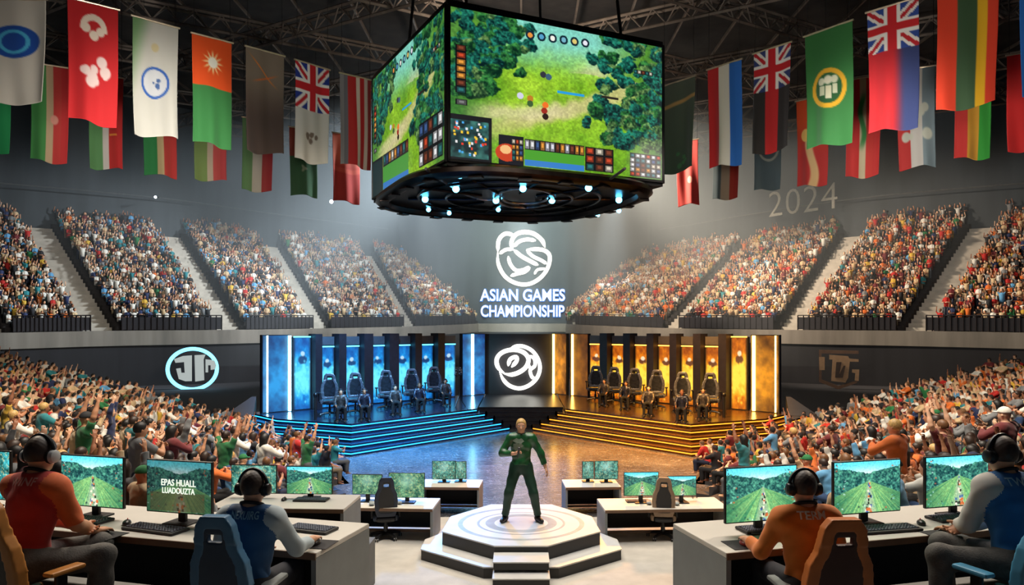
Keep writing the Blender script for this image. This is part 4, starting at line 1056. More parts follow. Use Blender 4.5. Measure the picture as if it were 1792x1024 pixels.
for s, lst in ((-1, lst_b), (1, lst_o)):
    warm = s > 0; col = 'orange' if warm else 'blue'
    for i, (xa, xb, yt, header) in enumerate(lst):
        A, B = on_line(xa, s), on_line(xb, s); m_ = (A+B)/2; w = np.linalg.norm(B-A); rz = face_rz(A, B); ht = 2.62
        nth = cnt[6-i] if s < 0 else cnt[i]
        r = empty('backlit_panel', (m_[0], m_[1], TOPZ), rz, '%s backlit panel with a small figure, %s from the centre emblem' % (col, nth), 'panel', '%s backlit panels' % col)
        top = ht*.86 if header else ht
        picture_mesh('screen', panel_pic(warm, 40+i+20*warm, not header), w*.92, top-.08, 1.5 if warm else 1.35, r, (0,-.05,top/2))
        f = MB(); f.box((0,.05,ht/2), (w,.16,ht)); f.build('housing', pl_dark, r)
        f = MB(); lm = led_org if warm else led_blue
        f.box((0,-.05,top+.0), (w*.94,.05,.045)); f.build('top_light', emit('panel_line_'+col, (255,170,70) if warm else (90,210,255), 4), r)
        if header: f = MB(); f.box((0,-.04,(top+ht)/2+.03), (w*.94,.06,ht-top-.06)); f.build('header', cap_grey, r)
    # pillars
    ed = [(a[1], b[0]) for a, b in zip(lst[:-1], lst[1:])]
    for i, (xa, xb) in enumerate(ed):
        A, B = on_line(xa, s), on_line(xb, s); m_ = (A+B)/2; w = np.linalg.norm(B-A)*.92; rz = face_rz(A, B)
        f = MB(); f.box((0,-.10,ht/2+.055), (w,.5,ht+.10)); o = f.build('pillar', mat('pillar_dark', (38,34,40), .5, var=.25), None); o.location = (m_[0], m_[1], TOPZ); o.rotation_euler = (0,0,rz)
        tag(o, 'dark pillar between the %s and %s %s panels from the centre' % ((cnt[5-i], cnt[6-i], col) if s < 0 else (cnt[i], cnt[i+1], col)), 'pillar', 'dark pillars between %s panels' % col)
# wider glowing wall pieces with bright tubes
def wide_panel(xa, xb, tubes, s, words_, seed, dim=1.0, front=0.0):
    warm = s > 0; A, B = on_line(xa, s), on_line(xb, s); m_ = (A+B)/2; w = np.linalg.norm(B-A); rz = face_rz(A, B); ht = 2.70
    nv = np.array([math.sin(rz), -math.cos(rz)])*front; m_ = m_+nv
    r = empty('glow_panel', (m_[0], m_[1], TOPZ), rz, words_, 'panel')
    W_, H_ = 34, 84; y, x = np.mgrid[0:H_, 0:W_]; u = x/(W_-1); v = y/(H_-1); n = vnoise(W_, H_, 4, 9, seed, 5)
    g = np.clip(.25+.7*np.exp(-((v-.6)/.35)**2-((u-.5)/.5)**2)+1.1*(n-.5), 0, 1)*dim
    img = mixc((60,26,8), (240,150,30), g) if warm else mixc((8,38,96), (40,150,220), g)
    picture_mesh('screen', img, w*.96, ht-.06, 1.1, r, (0,-.04,ht/2)); f = MB(); f.box((0,.06,ht/2), (w,.16,ht)); f.build('housing', pl_dark, r)
    for tx, rad in tubes:
        C = on_line(tx, s); d = (C-(A+B)/2)@np.array([math.cos(rz), math.sin(rz)])
        f = MB(); f.tube([(d,-.12,.03),(d,-.12,ht-.03)], rad, 8); f.build('light_tube', led_org if warm else led_blue, r, smooth=True)
wide_panel(458, 508, ((465,.030),(504,.055)), -1, 'wide blue glowing wall piece with two bright tubes at the outer end', 3)
wide_panel(808, 848, ((824,.06),), -1, 'blue glowing wall piece with one bright tube beside the centre emblem', 5)
wide_panel(968, 992, ((972,.05),), 1, 'narrow orange glowing wall piece with a tube nearest the centre emblem', 7)
wide_panel(998, 1030, ((1005,.05),), 1, 'dim brown wall piece with one orange tube, second from the centre emblem', 8, .55)
wide_panel(1314, 1364, ((1322,.06),(1360,.03)), 1, 'wide orange glowing wall piece with two bright tubes at the outer end', 9)
# angled feet at the two outer ends of the panel wings
for s in (-1, 1):
    A = on_line(452 if s < 0 else 1372, s); f = MB(); f.prism([(0,0),(s*.9,-.3),(s*1.1,.5),(s*.1,.6)], 0, .6, [(0,0.3),(s*.15,.25),(s*.2,.5),(s*.1,.6)]); o = f.build('corner_wedge', mat('wedge_dark', (44,38,42), .45, .2), None); o.location = (A[0], A[1]-.5, TOPZ+.002)
    tag(o, 'dark wedge at the outer foot of the %s panels' % ('blue' if s < 0 else 'orange'), 'wedge')

# ---------------------------------------------------------------- gaming chair
def back_profile(z): return np.interp(z, [0,.10,.30,.46,.56,.64,.74,.80], [.19,.225,.245,.225,.175,.165,.145,.10])
def chair_parts(h=.012):
    """backrest frame, backrest pad (with a real slot under the headrest), seat, both from smooth solids"""
    def shell(p, t, w_in=None):
        x, y, z = p[:,0], p[:,1], p[:,2]; w = back_profile(np.clip(z, 0, .8)); yc = -.03-.16*np.clip(z,0,.8)+.32*x*x*(z < .6)
        d2 = np.maximum(np.abs(x)-w, np.maximum(-z, z-.80)); return x, z, yc, d2
    def frame(p, d):
        x, z, yc, d2 = shell(p, 0); ring = np.maximum(d2, -(d2+.075)); dd = np.maximum(ring, np.abs(p[:,1]-yc-.012)-.040)
        hole = np.maximum(np.abs(x)-.062, np.abs(z-.645)-.032)
        return (np.maximum(dd, -hole)*.8-.006).astype(np.float32)
    def pad(p, d):
        x, z, yc, d2 = shell(p, 0); dd = np.maximum(d2+.055, np.abs(p[:,1]-yc)-.024); hole = np.maximum(np.abs(x)-.068, np.abs(z-.645)-.036)
        return (np.maximum(dd, -hole)*.8-.006).astype(np.float32)
    bb = [rc((-.24,-.20,0),(.24,.1,.82),.05,.05)]
    A = solid(bb, h, [frame], pad=.12); Bp = solid(bb, h, [pad], pad=.12); return A, Bp
CH_F, CH_P = chair_parts()
ME_F = arr_mesh('bolster_frame', CH_F[0], CH_F[1]); ME_P = arr_mesh('backrest', CH_P[0], CH_P[1])
def gaming_chair(loc, rz, label, frame_m, pad_m, arm_m, base_m, group=None, scale=1.0, base=True, seat_z=.50, width=1.0):
    r = empty('gaming_chair', loc, rz, label, 'chair', group, scale)
    for me, m, nm in ((ME_F, frame_m, 'bolster_frame'), (ME_P, pad_m, 'backrest')):
        k = me.copy(); k.materials.clear(); o = link(nm, k, m, r); o.location = (0,-.17,seat_z+.02); o.scale = (width,1,1)
    f = MB(); f.box((0,.04,seat_z-.05), (.42*width,.50,.10), .04); f.build('seat', pad_m, r, smooth=True)
    for sx in (-1, 1):
        f = MB(); f.box((sx*.225*width,.06,seat_z-.03), (.09,.46,.13), .04); f.build('seat_bolster', frame_m, r, smooth=True)
        f = MB(); f.box((sx*.30*width,.04,seat_z+.10), (.04,.09,.26), .015); f.box((sx*.27*width,.04,seat_z-.04), (.10,.09,.03), .01); o = f.build('armrest', base_m, r); 
        f = MB(); f.box((sx*.30*width,.07,seat_z+.245), (.10,.28,.035), .016); f.build('arm_pad', arm_m, o, smooth=True)
    if base:
        f = MB(); f.tube([(0,0,.10),(0,0,seat_z-.10)], .03, 10); f.tube([(0,0,.08),(0,0,.26)], .045, 10); f.box((0,0,seat_z-.11), (.22,.26,.03), .01); f.build('gas_lift', base_m, r, smooth=True)
        for k in range(5):
            a = 2*PI*k/5+.3; e = (.31*math.cos(a), .31*math.sin(a)); f = MB(); f.tube([(0,0,.12),(e[0]*.6,e[1]*.6,.105),(e[0],e[1],.08)], [.036,.03,.024], 8); o = f.build('base_leg', base_m, r, smooth=True)
            f = MB(); f.T[:3,3] = (e[0], e[1], .035)
            for q in (-.02, .02): f.tube([(q-.010, 0, 0),(q+.010, 0, 0)], .034, 12)
            f.build('caster', base_m, o)
    return r
blk = mat('leather_black', (24,24,28), .4, bump=.1); navy_l = mat('leather_navy', (24,36,58), .4); plastic = mat('plastic_black', (18,18,20), .4)
arm_grey = mat('arm_pad_grey', (150,156,158), .5)

# ---- stage players: dark chair with a player in dark kit, one per pair
JS = person_joints('sit', .05, lhand=(-.20,.42,.72), rhand=(.22,.40,.72))
kit = mat('dark_kit', (44,46,60), .3, .3, var=.6, scale=18); kit2 = mat('dark_kit_grey', (70,66,66), .4, .3, var=.6, scale=18)
stage_proto = {}
def stage_player(loc, rz, label, skin, hair, shirt_m, grp):
    if not stage_proto:
        a = body_ops(JS, True); stage_proto['b'] = arr_mesh('person', *solid(a, .014, face_post(JS))[:2])
        stage_proto['s'] = arr_mesh('jacket', *solid(shirt_ops(JS, .016, 1.85), .014, shirt_post(JS))[:2]); stage_proto['t'] = arr_mesh('trousers', *solid(trouser_ops(JS), .014)[:2])
        stage_proto['h'] = arr_mesh('hair', *solid(hair_ops(JS), .012, hair_post(JS,'short'))[:2]); stage_proto['f'] = arr_mesh('shoe', *solid(shoe_ops(JS,'L'), .014, sole_post())[:2]); stage_proto['g'] = arr_mesh('shoe', *solid(shoe_ops(JS,'R'), .014, sole_post())[:2])
        f = MB(); headset_mb(f, JS, 0); stage_proto['hp'] = f
        for k in 'bsthfg': stage_proto[k].materials.append(None)
    o = bpy.data.objects.new('seated_player', stage_proto['b']); COL.objects.link(o); o.location = loc; o.rotation_euler = (0,0,rz); o.scale = (.74,)*3; tag(o, label, 'person', grp)
    def setm(ob, m): ob.material_slots[0].link = 'OBJECT'; ob.material_slots[0].material = m
    setm(o, skin)
    for k, nm, m in (('s','jacket',shirt_m),('t','trousers',PANTS[1]),('h','hair',hair),('f','shoe',blk),('g','shoe',blk)):
        c = bpy.data.objects.new(nm, stage_proto[k]); COL.objects.link(c); c.parent = o; setm(c, m)
    stage_proto['hp'].build('headset', plastic, o, smooth=True)
    return o
def headset_mb(f, J, part, sides=(-1, 1)):
    """0 everything, 1 band, 2 cups, 3 cushions"""
    hd, hf, hu, hr = J['Hd'], J['hf'], J['hu'], J['hr']
    if part in (0, 1):
        a = np.linspace(-.12, PI+.12, 26); f.tube([hd-hu*.012-hf*.008+hr*.107*math.cos(t)+hu*.128*math.sin(t) for t in a], .0125, 8)
    for s in sides:
        c = hd+hr*s*.095-hu*.024-hf*.006
        M = np.eye(4); M[:3,:3] = basis(hu, np.cross(hr*s, hu), hr*s); M[:3,3] = c; T0 = f.T.copy(); f.T = T0 @ M
        if part in (0, 2): f.lathe([(.001,.034),(.024,.034),(.040,.026),(.046,.010),(.046,.0)], n=20)
        if part in (0, 3): f.lathe([(.046,.002),(.050,-.008),(.046,-.020),(.030,-.022)], n=20, cap=False)
        f.T = T0
# px of chair foot / front player foot on the two platforms
blue_ch = [(577,729,.05),(622,725,-.1),(676,717,-.15),(721,712,-.2),(760,705,-.3)]
blue_pl = [(597,738),(638,736),(692,727),(734,722),(779,711)]
org_ch = [(1042,702,.3),(1074,706,.25),(1110,710,.2),(1149,716,.15),(1194,723,.1),(1243,726,0)]
org_pl = [(1057,711),(1095,717),(1135,729),(1193,740),(1230,735)]
chd = mat('stage_chair_black', (30,32,40), .25, .4, var=.6, scale=12)
chg = mat('stage_chair_grey', (92,94,104), .25, .5, var=.6, scale=12)
pod_m = mat('pod_black', (28,28,34), .25, .4, var=.6, scale=14); pod_l = mat('pod_trim', (120,112,100), .3, .6)
def pod(loc, rz, label, grp):
    """low equipment stand with a small tower and a monitor back, in front of each chair"""
    r = empty('console_stand', loc, rz, label, 'console', grp)
    f = MB(); f.box((0,0,.30), (.62,.34,.60), .03); f.build('cabinet', pod_m, r, smooth=True)
    f = MB(); f.box((0,-.02,.615), (.72,.42,.03), .01); f.build('top', pod_m, r)
    f = MB(); f.box((.0,-.06,.86), (.52,.035,.32), .012); f.box((0,-.05,.66), (.06,.05,.10)); f.build('monitor_back', pod_m, r)
    for x in (-.22, 0, .22): f = MB(); f.box((x,-.18,.30), (.05,.02,.44)); f.build('front_rib', pod_l, r)
    return r
def face_cam(p): return PI-math.atan2(-p[0], -p[1])*-1 if False else math.atan2(p[0], -p[1])
for s, chs, pls in ((-1, blue_ch, blue_pl), (1, org_ch, org_pl)):
    col = 'blue' if s < 0 else 'orange'
    for i, (px, py, dr) in enumerate(chs):
        p = at_z(px, py, TOPZ); rz = PI+.25*(-s)+dr*.3*(1)
        nth = cnt[4-i] if s < 0 else cnt[i]
        gaming_chair(p, rz, 'tall black gaming chair on the %s platform, %s from the centre steps' % (col, nth), chg, chd, chd, chd, 'gaming chairs on the %s platform' % col, 1.06, width=1.1)
        f_ = MB()
    for i, (px, py) in enumerate(pls):
        p = at_z(px, py, TOPZ); nth = cnt[4-i] if s < 0 else cnt[i]; rz = PI+.3*(-s)
        q = p.copy()
        cr = gaming_chair(q, rz, 'low black armchair of a seated player on the %s platform, %s from the centre steps' % (col, nth), chd, pod_m, chd, chd, 'low armchairs on the %s platform' % col, .66, base=True, width=1.1)
        for c_ in list(cr.children):
            pass
        stage_player((q[0], q[1]-.06, TOPZ+.0), rz, 'seated player in dark kit on the %s platform, %s from the centre steps' % (col, nth), SKIN[i%5], HAIR[['black','dark brown','black','light brown','black'][i%5]], kit if i % 2 else kit2, 'seated players on the %s platform' % col)
# tripod with a bushy lamp cluster at the inner end of the blue platform
p = at_z(803, 712, TOPZ); r = empty('tripod_stand', p, 0, 'slim tripod stand at the inner end of the blue platform', 'stand'); f = MB(); f.tube([(0,0,.3),(0,0,1.25)], .02, 6); f.build('pole', plastic, r)
for a in (0, 2.1, 4.2): f = MB(); f.tube([(0,0,.4),(.25*math.cos(a),.25*math.sin(a),.0)], .015, 5); f.build('leg', plastic, r)
f = MB()
for k in range(22): f.ball((.26*(random.random()-.5), .2*(random.random()-.5), 1.15+.3*random.random()), .045, 6, 4)
f.build('lamp_cluster', kit2, r)
p = at_z(552, 735, TOPZ); r = empty('barrier_post', p, 0, 'short black post with a round head at the front of the blue platform', 'post'); f = MB(); f.tube([(0,0,0),(0,0,.75)], .05, 8); f.build('shaft', plastic, r); f = MB(); f.ball((0,0,.8), .08); f.build('head', plastic, r, smooth=True)
p = at_z(1267, 731, TOPZ); r = empty('barrier_post', p, 0, 'short dark post with a round head at the front of the orange platform', 'post'); f = MB(); f.tube([(0,0,0),(0,0,.7)], .05, 8); f.build('shaft', plastic, r); f = MB(); f.ball((0,0,.75), .08); f.build('head', plastic, r, smooth=True)

# ---------------------------------------------------------------- octagon podium and presenter
pod_top = mat('podium_white', (214,212,208), .35, var=.06, scale=3); pod_side = mat('podium_black', (22,20,22), .4); pod_edge = mat('podium_edge', (176,190,200), .3)
PX, PY = 0.0, 12.40
r = empty('podium', (PX, PY, 0), 0, 'white topped octagonal podium with black sides and front steps', 'podium')
def octo(wx, wy, fx):
    if wx > 1.5: return [(-fx,-wy),(fx,-wy),(wx,-.75),(wx,-.22),(1.15,.5),(-1.15,.5),(-wx,-.22),(-wx,-.75)]
    return [(-fx,-wy),(fx,-wy),(wx,-.52),(wx*.96,.42),(fx*1.4,wy),(-fx*1.4,wy),(-wx*.96,.42),(-wx,-.52)]
for (wx, wy, fx, z0, z1, nm) in ((1.58,1.62,.55,.012,.185,'lower_tier'), (1.27,1.30,.40,.19,.40,'upper_tier')):
    f = MB(); f.prism(octo(wx,wy,fx), z0, z1-.02); o = f.build(nm, pod_side, r)
    f = MB(); f.prism(octo(wx+.008,wy+.008,fx), z1-.02, z1); f.build('tier_top', pod_top, o)
for y0, z0, z1 in ((-1.55,.186,.305), (-1.80,.012,.150)):
    f = MB(); f.box((0,y0,(z0+z1)/2-.01), (.80,.45,z1-z0-.02)); o = f.build('step', pod_side, r); f = MB(); f.box((0,y0,z1-.01), (.82,.47,.02), .006); f.build('step_top', pod_top, o)
ring_m = mat('podium_ring', (176,178,180), .25)
for ra, rb in ((.98,1.06), (.70,.74), (.45,.60)):
    f = MB(); n = 72; V = []; Fs = []
    for k in range(n):
        a = 2*PI*k/n; V += [(ra*math.cos(a), ra*.97*math.sin(a), .402), (rb*math.cos(a), rb*.97*math.sin(a), .402), (ra*math.cos(a), ra*.97*math.sin(a), .400), (rb*math.cos(a), rb*.97*math.sin(a), .400)]
    for k in range(n): l = (k+1)%n; Fs += [(4*k,4*k+1,4*l+1,4*l),(4*k+1,4*k+3,4*l+3,4*l+1),(4*k+2,4*k,4*l,4*l+2)]
    f._add(V, Fs); f.build('inlay_ring', ring_m, r)

def full_person(name, J, loc, rz, label, h, skin, hair, hair_style, shirt_m, sleeve, pants_m, shoe_m, hands=None, fat=1.0, scale=1.0, amp=.004, plen=.97, collar_m=None, hem_d=.09):
    Vb, Qb, _ = solid(body_ops(J, True, hands, fat), h, face_post(J))
    o = link(name, arr_mesh(name, Vb, Qb), skin); o.location = Vector([float(v) for v in loc]); o.rotation_euler = (0,0,rz); o.scale = (scale,)*3; tag(o, label, 'person')
    sh = solid_obj('shirt', shirt_ops(J, .014, sleeve, fat, hem_d), h*1.15, shirt_m, o, shirt_post(J, amp), by_group=True)
    solid_obj('trousers', trouser_ops(J, .015, plen, fat), h*1.2, pants_m, o, fold_post())
    hr = solid_obj('hair', hair_ops(J, hair_style), h*.8, hair, o, hair_post(J, hair_style))
    for n_ in 'LR': solid_obj('shoe', shoe_ops(J, n_), h*1.2, shoe_m, o, sole_post())
    for s, nm in ((-1,'eye'),(1,'eye')):
        f = MB(); c = J['Hd']+J['hf']*.082+J['hr']*s*.031-J['hu']*.012; f.ball(c, .0125, 10, 8); e = f.build(nm, mat('eye_white', (230,226,220), .3, var=.02), o, smooth=True)
        f = MB(); f.ball(c+J['hf']*.0085, .006, 8, 6); f.build('iris', mat('iris_dark', (40,28,20), .3), e, smooth=True)
    if collar_m:
        f = MB(); c = J['N']+J['up']*.030+J['fwd']*.002; a = np.linspace(0, 2*PI, 28, endpoint=False)
        f.tube([c+J['right']*.073*math.cos(t)+J['fwd']*.072*math.sin(t)-J['up']*.02*math.sin(t) for t in a], .012, 8, closed=True); f.build('collar', collar_m, o, smooth=True)
    return o, sh
JP = person_joints('stand', .0, spread=.26, hip_z=.915, rhand=(.10,.24,1.16), lhand=(-.44,.06,.82), rhint=(1,-.25,-.5), lhint=(-1,-.4,0), head_yaw=.0, feet=((-.275,.02,.10),(.265,.0,.10)))
JP['TL'] = (-.45,1,0); JP['TR'] = (.35,1,0)
green_s = mat('suit_green_satin', (26,84,44), .34, var=.6, scale=9, spec=.6); green_p = mat('suit_green_dark', (10,52,34), .6, var=.2, scale=8)
pres, psh = full_person('presenter', JP, (0.0, 12.52, .402), PI, 'presenter in a shiny green shirt and dark green trousers standing on the podium', .0095, SKIN[0], HAIR['blond'], 'short', [green_s, green_s], 1.75, green_p, blk, hands={'R': (nrm((-.55,.25,.35)), nrm((-.4,.5,-.5)), nrm((-.2,.4,.9)), .9)}, amp=.006, scale=1.02, collar_m=green_p, hem_d=-.03)
# pattern on the shirt front: dark printed shapes lying on the cloth
def project_text(me, sh, dist_dir, origin, ex, ez, parent_scale=1):
    """lay flat lettering (x,z) onto a garment by casting rays along dist_dir"""
    bv = BVHTree.FromPolygons([v.co[:] for v in sh.data.vertices], [p.vertices[:] for p in sh.data.polygons]); d = Vector(dist_dir).normalized(); ok = True
    for v in me.vertices:
        s_ = Vector(origin)+Vector(ex)*v.co.x+Vector(ez)*v.co.z-d*1.0
        hit = bv.ray_cast(s_, d)
        if hit[0] is not None: v.co = hit[0]-d*(.004+max(0, -v.co.y)*.3)
        else: v.co = s_+d*1.0
def cloth_print(sh, parent, body, width, height, origin, ex, ez, dirv, m, name='printed_lettering'):
    me = text_mesh(body, 1.0, .0, .02); co = np.array([v.co[:] for v in me.vertices]); w = np.ptp(co[:,0]); hh = np.ptp(co[:,2])
    me.transform(Matrix.Translation((-(co[:,0].max()+co[:,0].min())/2, 0, -(co[:,2].max()+co[:,2].min())/2))); me.transform(Matrix.Diagonal((width/w, 0, height/hh, 1)))
    project_text(me, sh, dirv, origin, ex, ez); return link(name, me, m, parent)
f = MB(); q = np.random.default_rng(4)
for k in range(9):
    cx, cz = .20*(q.random()-.5), .26*(q.random()-.5); P = [(cx+(.02+.05*q.random())*math.cos(a), 0, cz+(.015+.035*q.random())*math.sin(a)) for a in np.linspace(0, 2*PI, 12, endpoint=False)]
    f._add(P, [tuple(range(11,-1,-1))])
o = f.build('printed_pattern', mat('print_grey_green', (120,134,116), .5), pres); project_text(o.data, psh, (0,-1,0), (0,0,JP['C'][2]-.05), (1,0,0), (0,0,1))
# microphone in the raised hand
wv = JP['WR']; f = MB(); r = empty('microphone', (0,0,0), 0, 'black handheld microphone in the presenter\'s raised hand', 'microphone'); r.parent = None
base = np.array([0.0,12.52,.402])+np.array([-(wv[0]-.055), -(wv[1]+.055), wv[2]+.02])*1.02; r.location = Vector(base.tolist()); r.rotation_euler = (math.radians(22), math.radians(10), 0)
f.tube([(0,0,-.09),(0,0,.06)], [.012,.017], 10); f.build('handle', plastic, r, smooth=True); f = MB(); f.ball((0,0,.085), .028, 12, 8); f.build('grille', mat('mic_grille', (90,90,92), .4, .7), r, smooth=True)

# ---------------------------------------------------------------- desks
desk_top = mat('desk_top_white', (216,210,200), .45, var=.05, scale=2); desk_side = mat('desk_side_grey', (138,142,142), .6, var=.06); desk_dark = mat('desk_inside_dark', (24,22,24), .7); desk_edge = mat('desk_edge_brown', (120,92,70), .5)
def desk(loc, rz, L_, D_, label, zh=.75, ends=(True, True), rail=True, x0=None):
    """origin at the middle of the front edge on the ground; +y runs away from the sitter"""
    r = empty('gaming_desk', loc, rz, label, 'desk', 'gaming desks')
    f = MB(); f.box((0,D_/2,zh-.02), (L_,D_,.04), .008); f.build('desk_top', desk_top, r)
    f = MB(); f.box((0,-.001,zh-.028), (L_-.004,.014,.05)); f.build('front_edge', desk_edge, r)
    for s, on in zip((-1,1), ends):
        if on: f = MB(); f.box((s*(L_/2-.02),D_/2,(zh-.04)/2), (.04,D_,zh-.04)); f.build('side_panel', desk_side, r)
    f = MB(); f.box((0,D_-.05,(zh-.04)/2+.03), (L_-.08,.03,zh-.10)); f.build('back_panel', desk_dark, r)
    if rail: f = MB(); f.box((0,.42,.09), (L_-.08,.05,.04)); f.build('foot_rail', desk_edge, r)
    return r
uL = np.array([-.966,.258]); vL = np.array([.258,.966]); cL = np.array([-1.44,5.37])
def dl(s, v, side=-1):
    p = cL+uL*s+vL*v; return np.array([p[0]*(-side), p[1]])
RZ = math.radians(15)
for side in (-1, 1):
    c = dl(2.36, 0, side); desk((c[0], c[1], T1), RZ*side, 4.6, .85, 'long pale desk in the near %s row under three big monitors' % ('left' if side < 0 else 'right'))
desk((-3.08, 9.22, T2), -.05, 1.74, .80, 'pale desk in the second left row behind the blue shirted gamer')
desk((-2.26, 12.62, .012), -.06, 1.50, .80, 'pale desk on the floor left of the podium with two monitors', zh=.58)
desk((-1.42, 14.45, .0), -.05, 1.20, .75, 'small far pale desk left of the podium behind the others', zh=.56)
desk((2.50, 12.55, .012), .06, 2.16, .85, 'long pale desk on the floor right of the podium with two monitors', zh=.58)
desk((1.42, 14.45, .0), .05, 1.1, .75, 'small far pale desk right of the podium behind the others', zh=.56)

key_m = mat('keyboard_body', (22,22,26), .4); keyc = mat('key_cap', (120,126,140), .5, var=.3, scale=60)
def keyboard(loc, rz, label, w=.50, d=.19):
    r = empty('keyboard', loc, rz, label, 'keyboard', 'keyboards'); f = MB(); f.box((0,0,.012), (w,d,.022), .008); f.build('case', key_m, r)
    f = MB(); nx, ny = 17, 5
    for i in range(nx):
        for j in range(ny): f.box((-w/2+.02+(w-.04)*(i+.5)/nx, -d/2+.02+(d-.04)*(j+.5)/ny, .026), ((w-.04)/nx*.68, (d-.04)/ny*.68, .010), taper=.8)
    o = f.build('keys', keyc, r); o['kind'] = 'stuff'; return r
def mouse(loc, rz, label, m=None):
    r = empty('mouse', loc, rz, label, 'mouse', 'mice')
    V, Q, _ = solid([el((0,0,.010),(.034,.060,.030))], .006, [lambda p, d: np.maximum(d, -p[:,2]).astype(np.float32)]); link('shell', arr_mesh('shell', V, Q), m or mat('mouse_dark', (34,30,32), .35), r)
    f = MB(); f.tube([(-.004,.034,.036),(.004,.034,.036)], .008, 10); f.build('wheel', mat('mouse_red', (200,60,50), .4), r); return r
def mouse_pad(loc, rz, label, w=.27, d=.23):
    f = MB(); f.box((0,0,.002), (w,d,.004), .002); o = f.build('mouse_pad', mat('pad_dark', (48,46,48), .85), None); o.location = Vector([float(v) for v in loc]); o.rotation_euler = (0,0,rz); tag(o, label, 'mouse pad', 'mouse pads'); return o
bez_m = mat('monitor_bezel', (16,16,18), .4)
def monitor(loc, rz, w, h, zb, img, label, em=1.1, group='monitors', tilt=0.0):
    """stand on the desk at loc, picture bottom edge zb above it; faces -y"""
    r = empty('monitor', loc, rz, label, 'monitor', group); z = zb+h/2
    f = MB(); f.box((0,0,z), (w+.02,.03,h+.022), .008); f.build('casing', bez_m, r)
    picture_mesh('screen', img, w, h, em, r, (0,-.0165,z))
    f = MB(); f.box((0,.035,zb*.5+.06), (.075,.035,zb+.12), .01); f.box((0,.03,z), (.14,.05,.14), .01); f.build('stand_neck', bez_m, r)
    f = MB(); f.box((0,.02,.008), (.24,.19,.016), .006); f.build('stand_base', bez_m, r); return r
ZD = T1+.75
def on_desk(px, v, side):
    m = (px-CX)/F*(-side)                 # mirrored into the left desk
    b = cL+vL*v; s_ = (b[0]-m*b[1])/(m*uL[1]-uL[0]); p = b+uL*s_
    return np.array([p[0]*(-side), p[1], ZD])
pics = {k: race_view(150, 96, k) for k in (1, 2, 3, 4)}
menu = race_view(150, 96, 6, .25)
y_, x_ = np.mgrid[0:96, 0:150]; u_ = x_/149; v_ = y_/95
m_ = (v_ > .62)&(v_ < .98)&(u_ > .05)&(u_ < .9); menu[m_] = menu[m_]*.5+np.array((120,96,60))*.35
menu = np.clip(menu*.8, 0, 255)
for px, side, img, w, lab in ((-30,-1,noise_view(110,80,3,(80,210,220)),.65,'big monitor at the far left edge of the near left desk'),(163,-1,pics[1],.65,'big monitor with a green racing scene beside the red shirted gamer'),(315,-1,menu,.63,'big monitor with pale block lettering on the near left desk'),
                              (1331,1,pics[2],.635,'big monitor in front of the orange shirted gamer'),(1516,1,pics[3],.65,'big monitor with a racing scene between the orange and blue gamers'),(1673,1,pics[4],.66,'big monitor beside the blue vested gamer on the near right desk')):
    p = on_desk(px, .42, side); mo = monitor(p, RZ*side*(1.0), w, .425, .10, img, lab, 1.35)
    if img is menu:
        for body, dz, ww, hh_ in (('EPAS HUALL', .045, .34, .055), ('LUADOUZTA', -.022, .32, .05)):
            me = text_mesh(body, 1.0, .002, .01); co = np.array([v.co[:] for v in me.vertices]); me.transform(Matrix.Translation((-(co[:,0].max()+co[:,0].min())/2, 0, -(co[:,2].max()+co[:,2].min())/2))); me.transform(Matrix.Diagonal((ww/np.ptp(co[:,0]), 1, hh_/np.ptp(co[:,2]), 1)))
            o = link('screen_lettering', me, emit('screen_text', (232,240,224), 1.2, False), mo); o.location = (0,-.0195,.10+.2125+dz-.01)
for (px, pyb, Y, zdesk, w, h, lab, rz, seed) in (
    (445,866,9.8,T2+.75,.60,.36,'monitor at the left end of the second left desk, half behind a head',-.06,31),(542,868,9.75,T2+.75,.60,.35,'monitor with a woodland scene on the second left desk',-.06,32),
    (643,862,13.1,.592,.52,.34,'monitor left of the empty navy chair, on the floor desk',-.06,33),(712,870,13.0,.592,.62,.42,'monitor right of the empty navy chair, on the floor desk',-.05,34),
    (777,866,14.9,.56,.46,.36,'larger monitor on the small far left desk',-.03,35),(806,865,14.95,.56,.22,.34,'narrow monitor at the inner end of the small far left desk',-.03,36),
    (1122,866,13.0,.592,.60,.40,'monitor left of the empty black chair, on the long floor desk',.06,37),(1193,858,13.0,.592,.50,.33,'monitor behind the empty black chair, on the long floor desk',.06,38),
    (1061,868,14.9,.56,.46,.36,'larger monitor on the small far right desk',.05,39),(1029,866,14.95,.56,.22,.34,'narrow monitor at the inner end of the small far right desk',.05,40)):
    X = (px-CX)*Y/F; zb = max(.07, H-(pyb-CY)*Y/F-zdesk)
    if seed in (32, 37, 38): img = race_view(80, 54, seed)
    elif seed in (33, 34): img = mixc(noise_view(80, 54, seed, (150,200,150)), (60,120,70), np.full((54,80), .2))
    else: img = noise_view(72, 54, seed)
    monitor((X, Y, zdesk), rz, w, h, min(zb,.14), img, lab, 1.25)
for px, py, z, rz, lab, w in ((272,928,ZD,-.36,'keyboard in front of the monitor with block lettering',.54),(150,912,ZD,-.30,'keyboard beyond the red shirted gamer\'s hand',.44),(545,928,ZD,-.34,'keyboard under the blue shirted gamer\'s forearm',.40),
                              (1552,928,ZD,.22,'keyboard between the orange and blue gamers',.54),(1668,908,ZD,.30,'keyboard beyond the blue vested gamer\'s hand',.44),(1335,928,ZD,.25,'keyboard under the orange shirted gamer\'s forearm',.40),
                              (545,876,T2+.75,-.06,'keyboard on the second left desk',.44),(706,880,.592,-.06,'keyboard on the floor desk by the navy chair',.42),(1116,878,.592,.06,'keyboard on the floor desk by the black chair',.42),(1183,876,.592,.06,'keyboard behind the empty black chair',.30)):
    keyboard(at_z(px, py, z)+np.array([0,0,.001]), rz, lab, w)
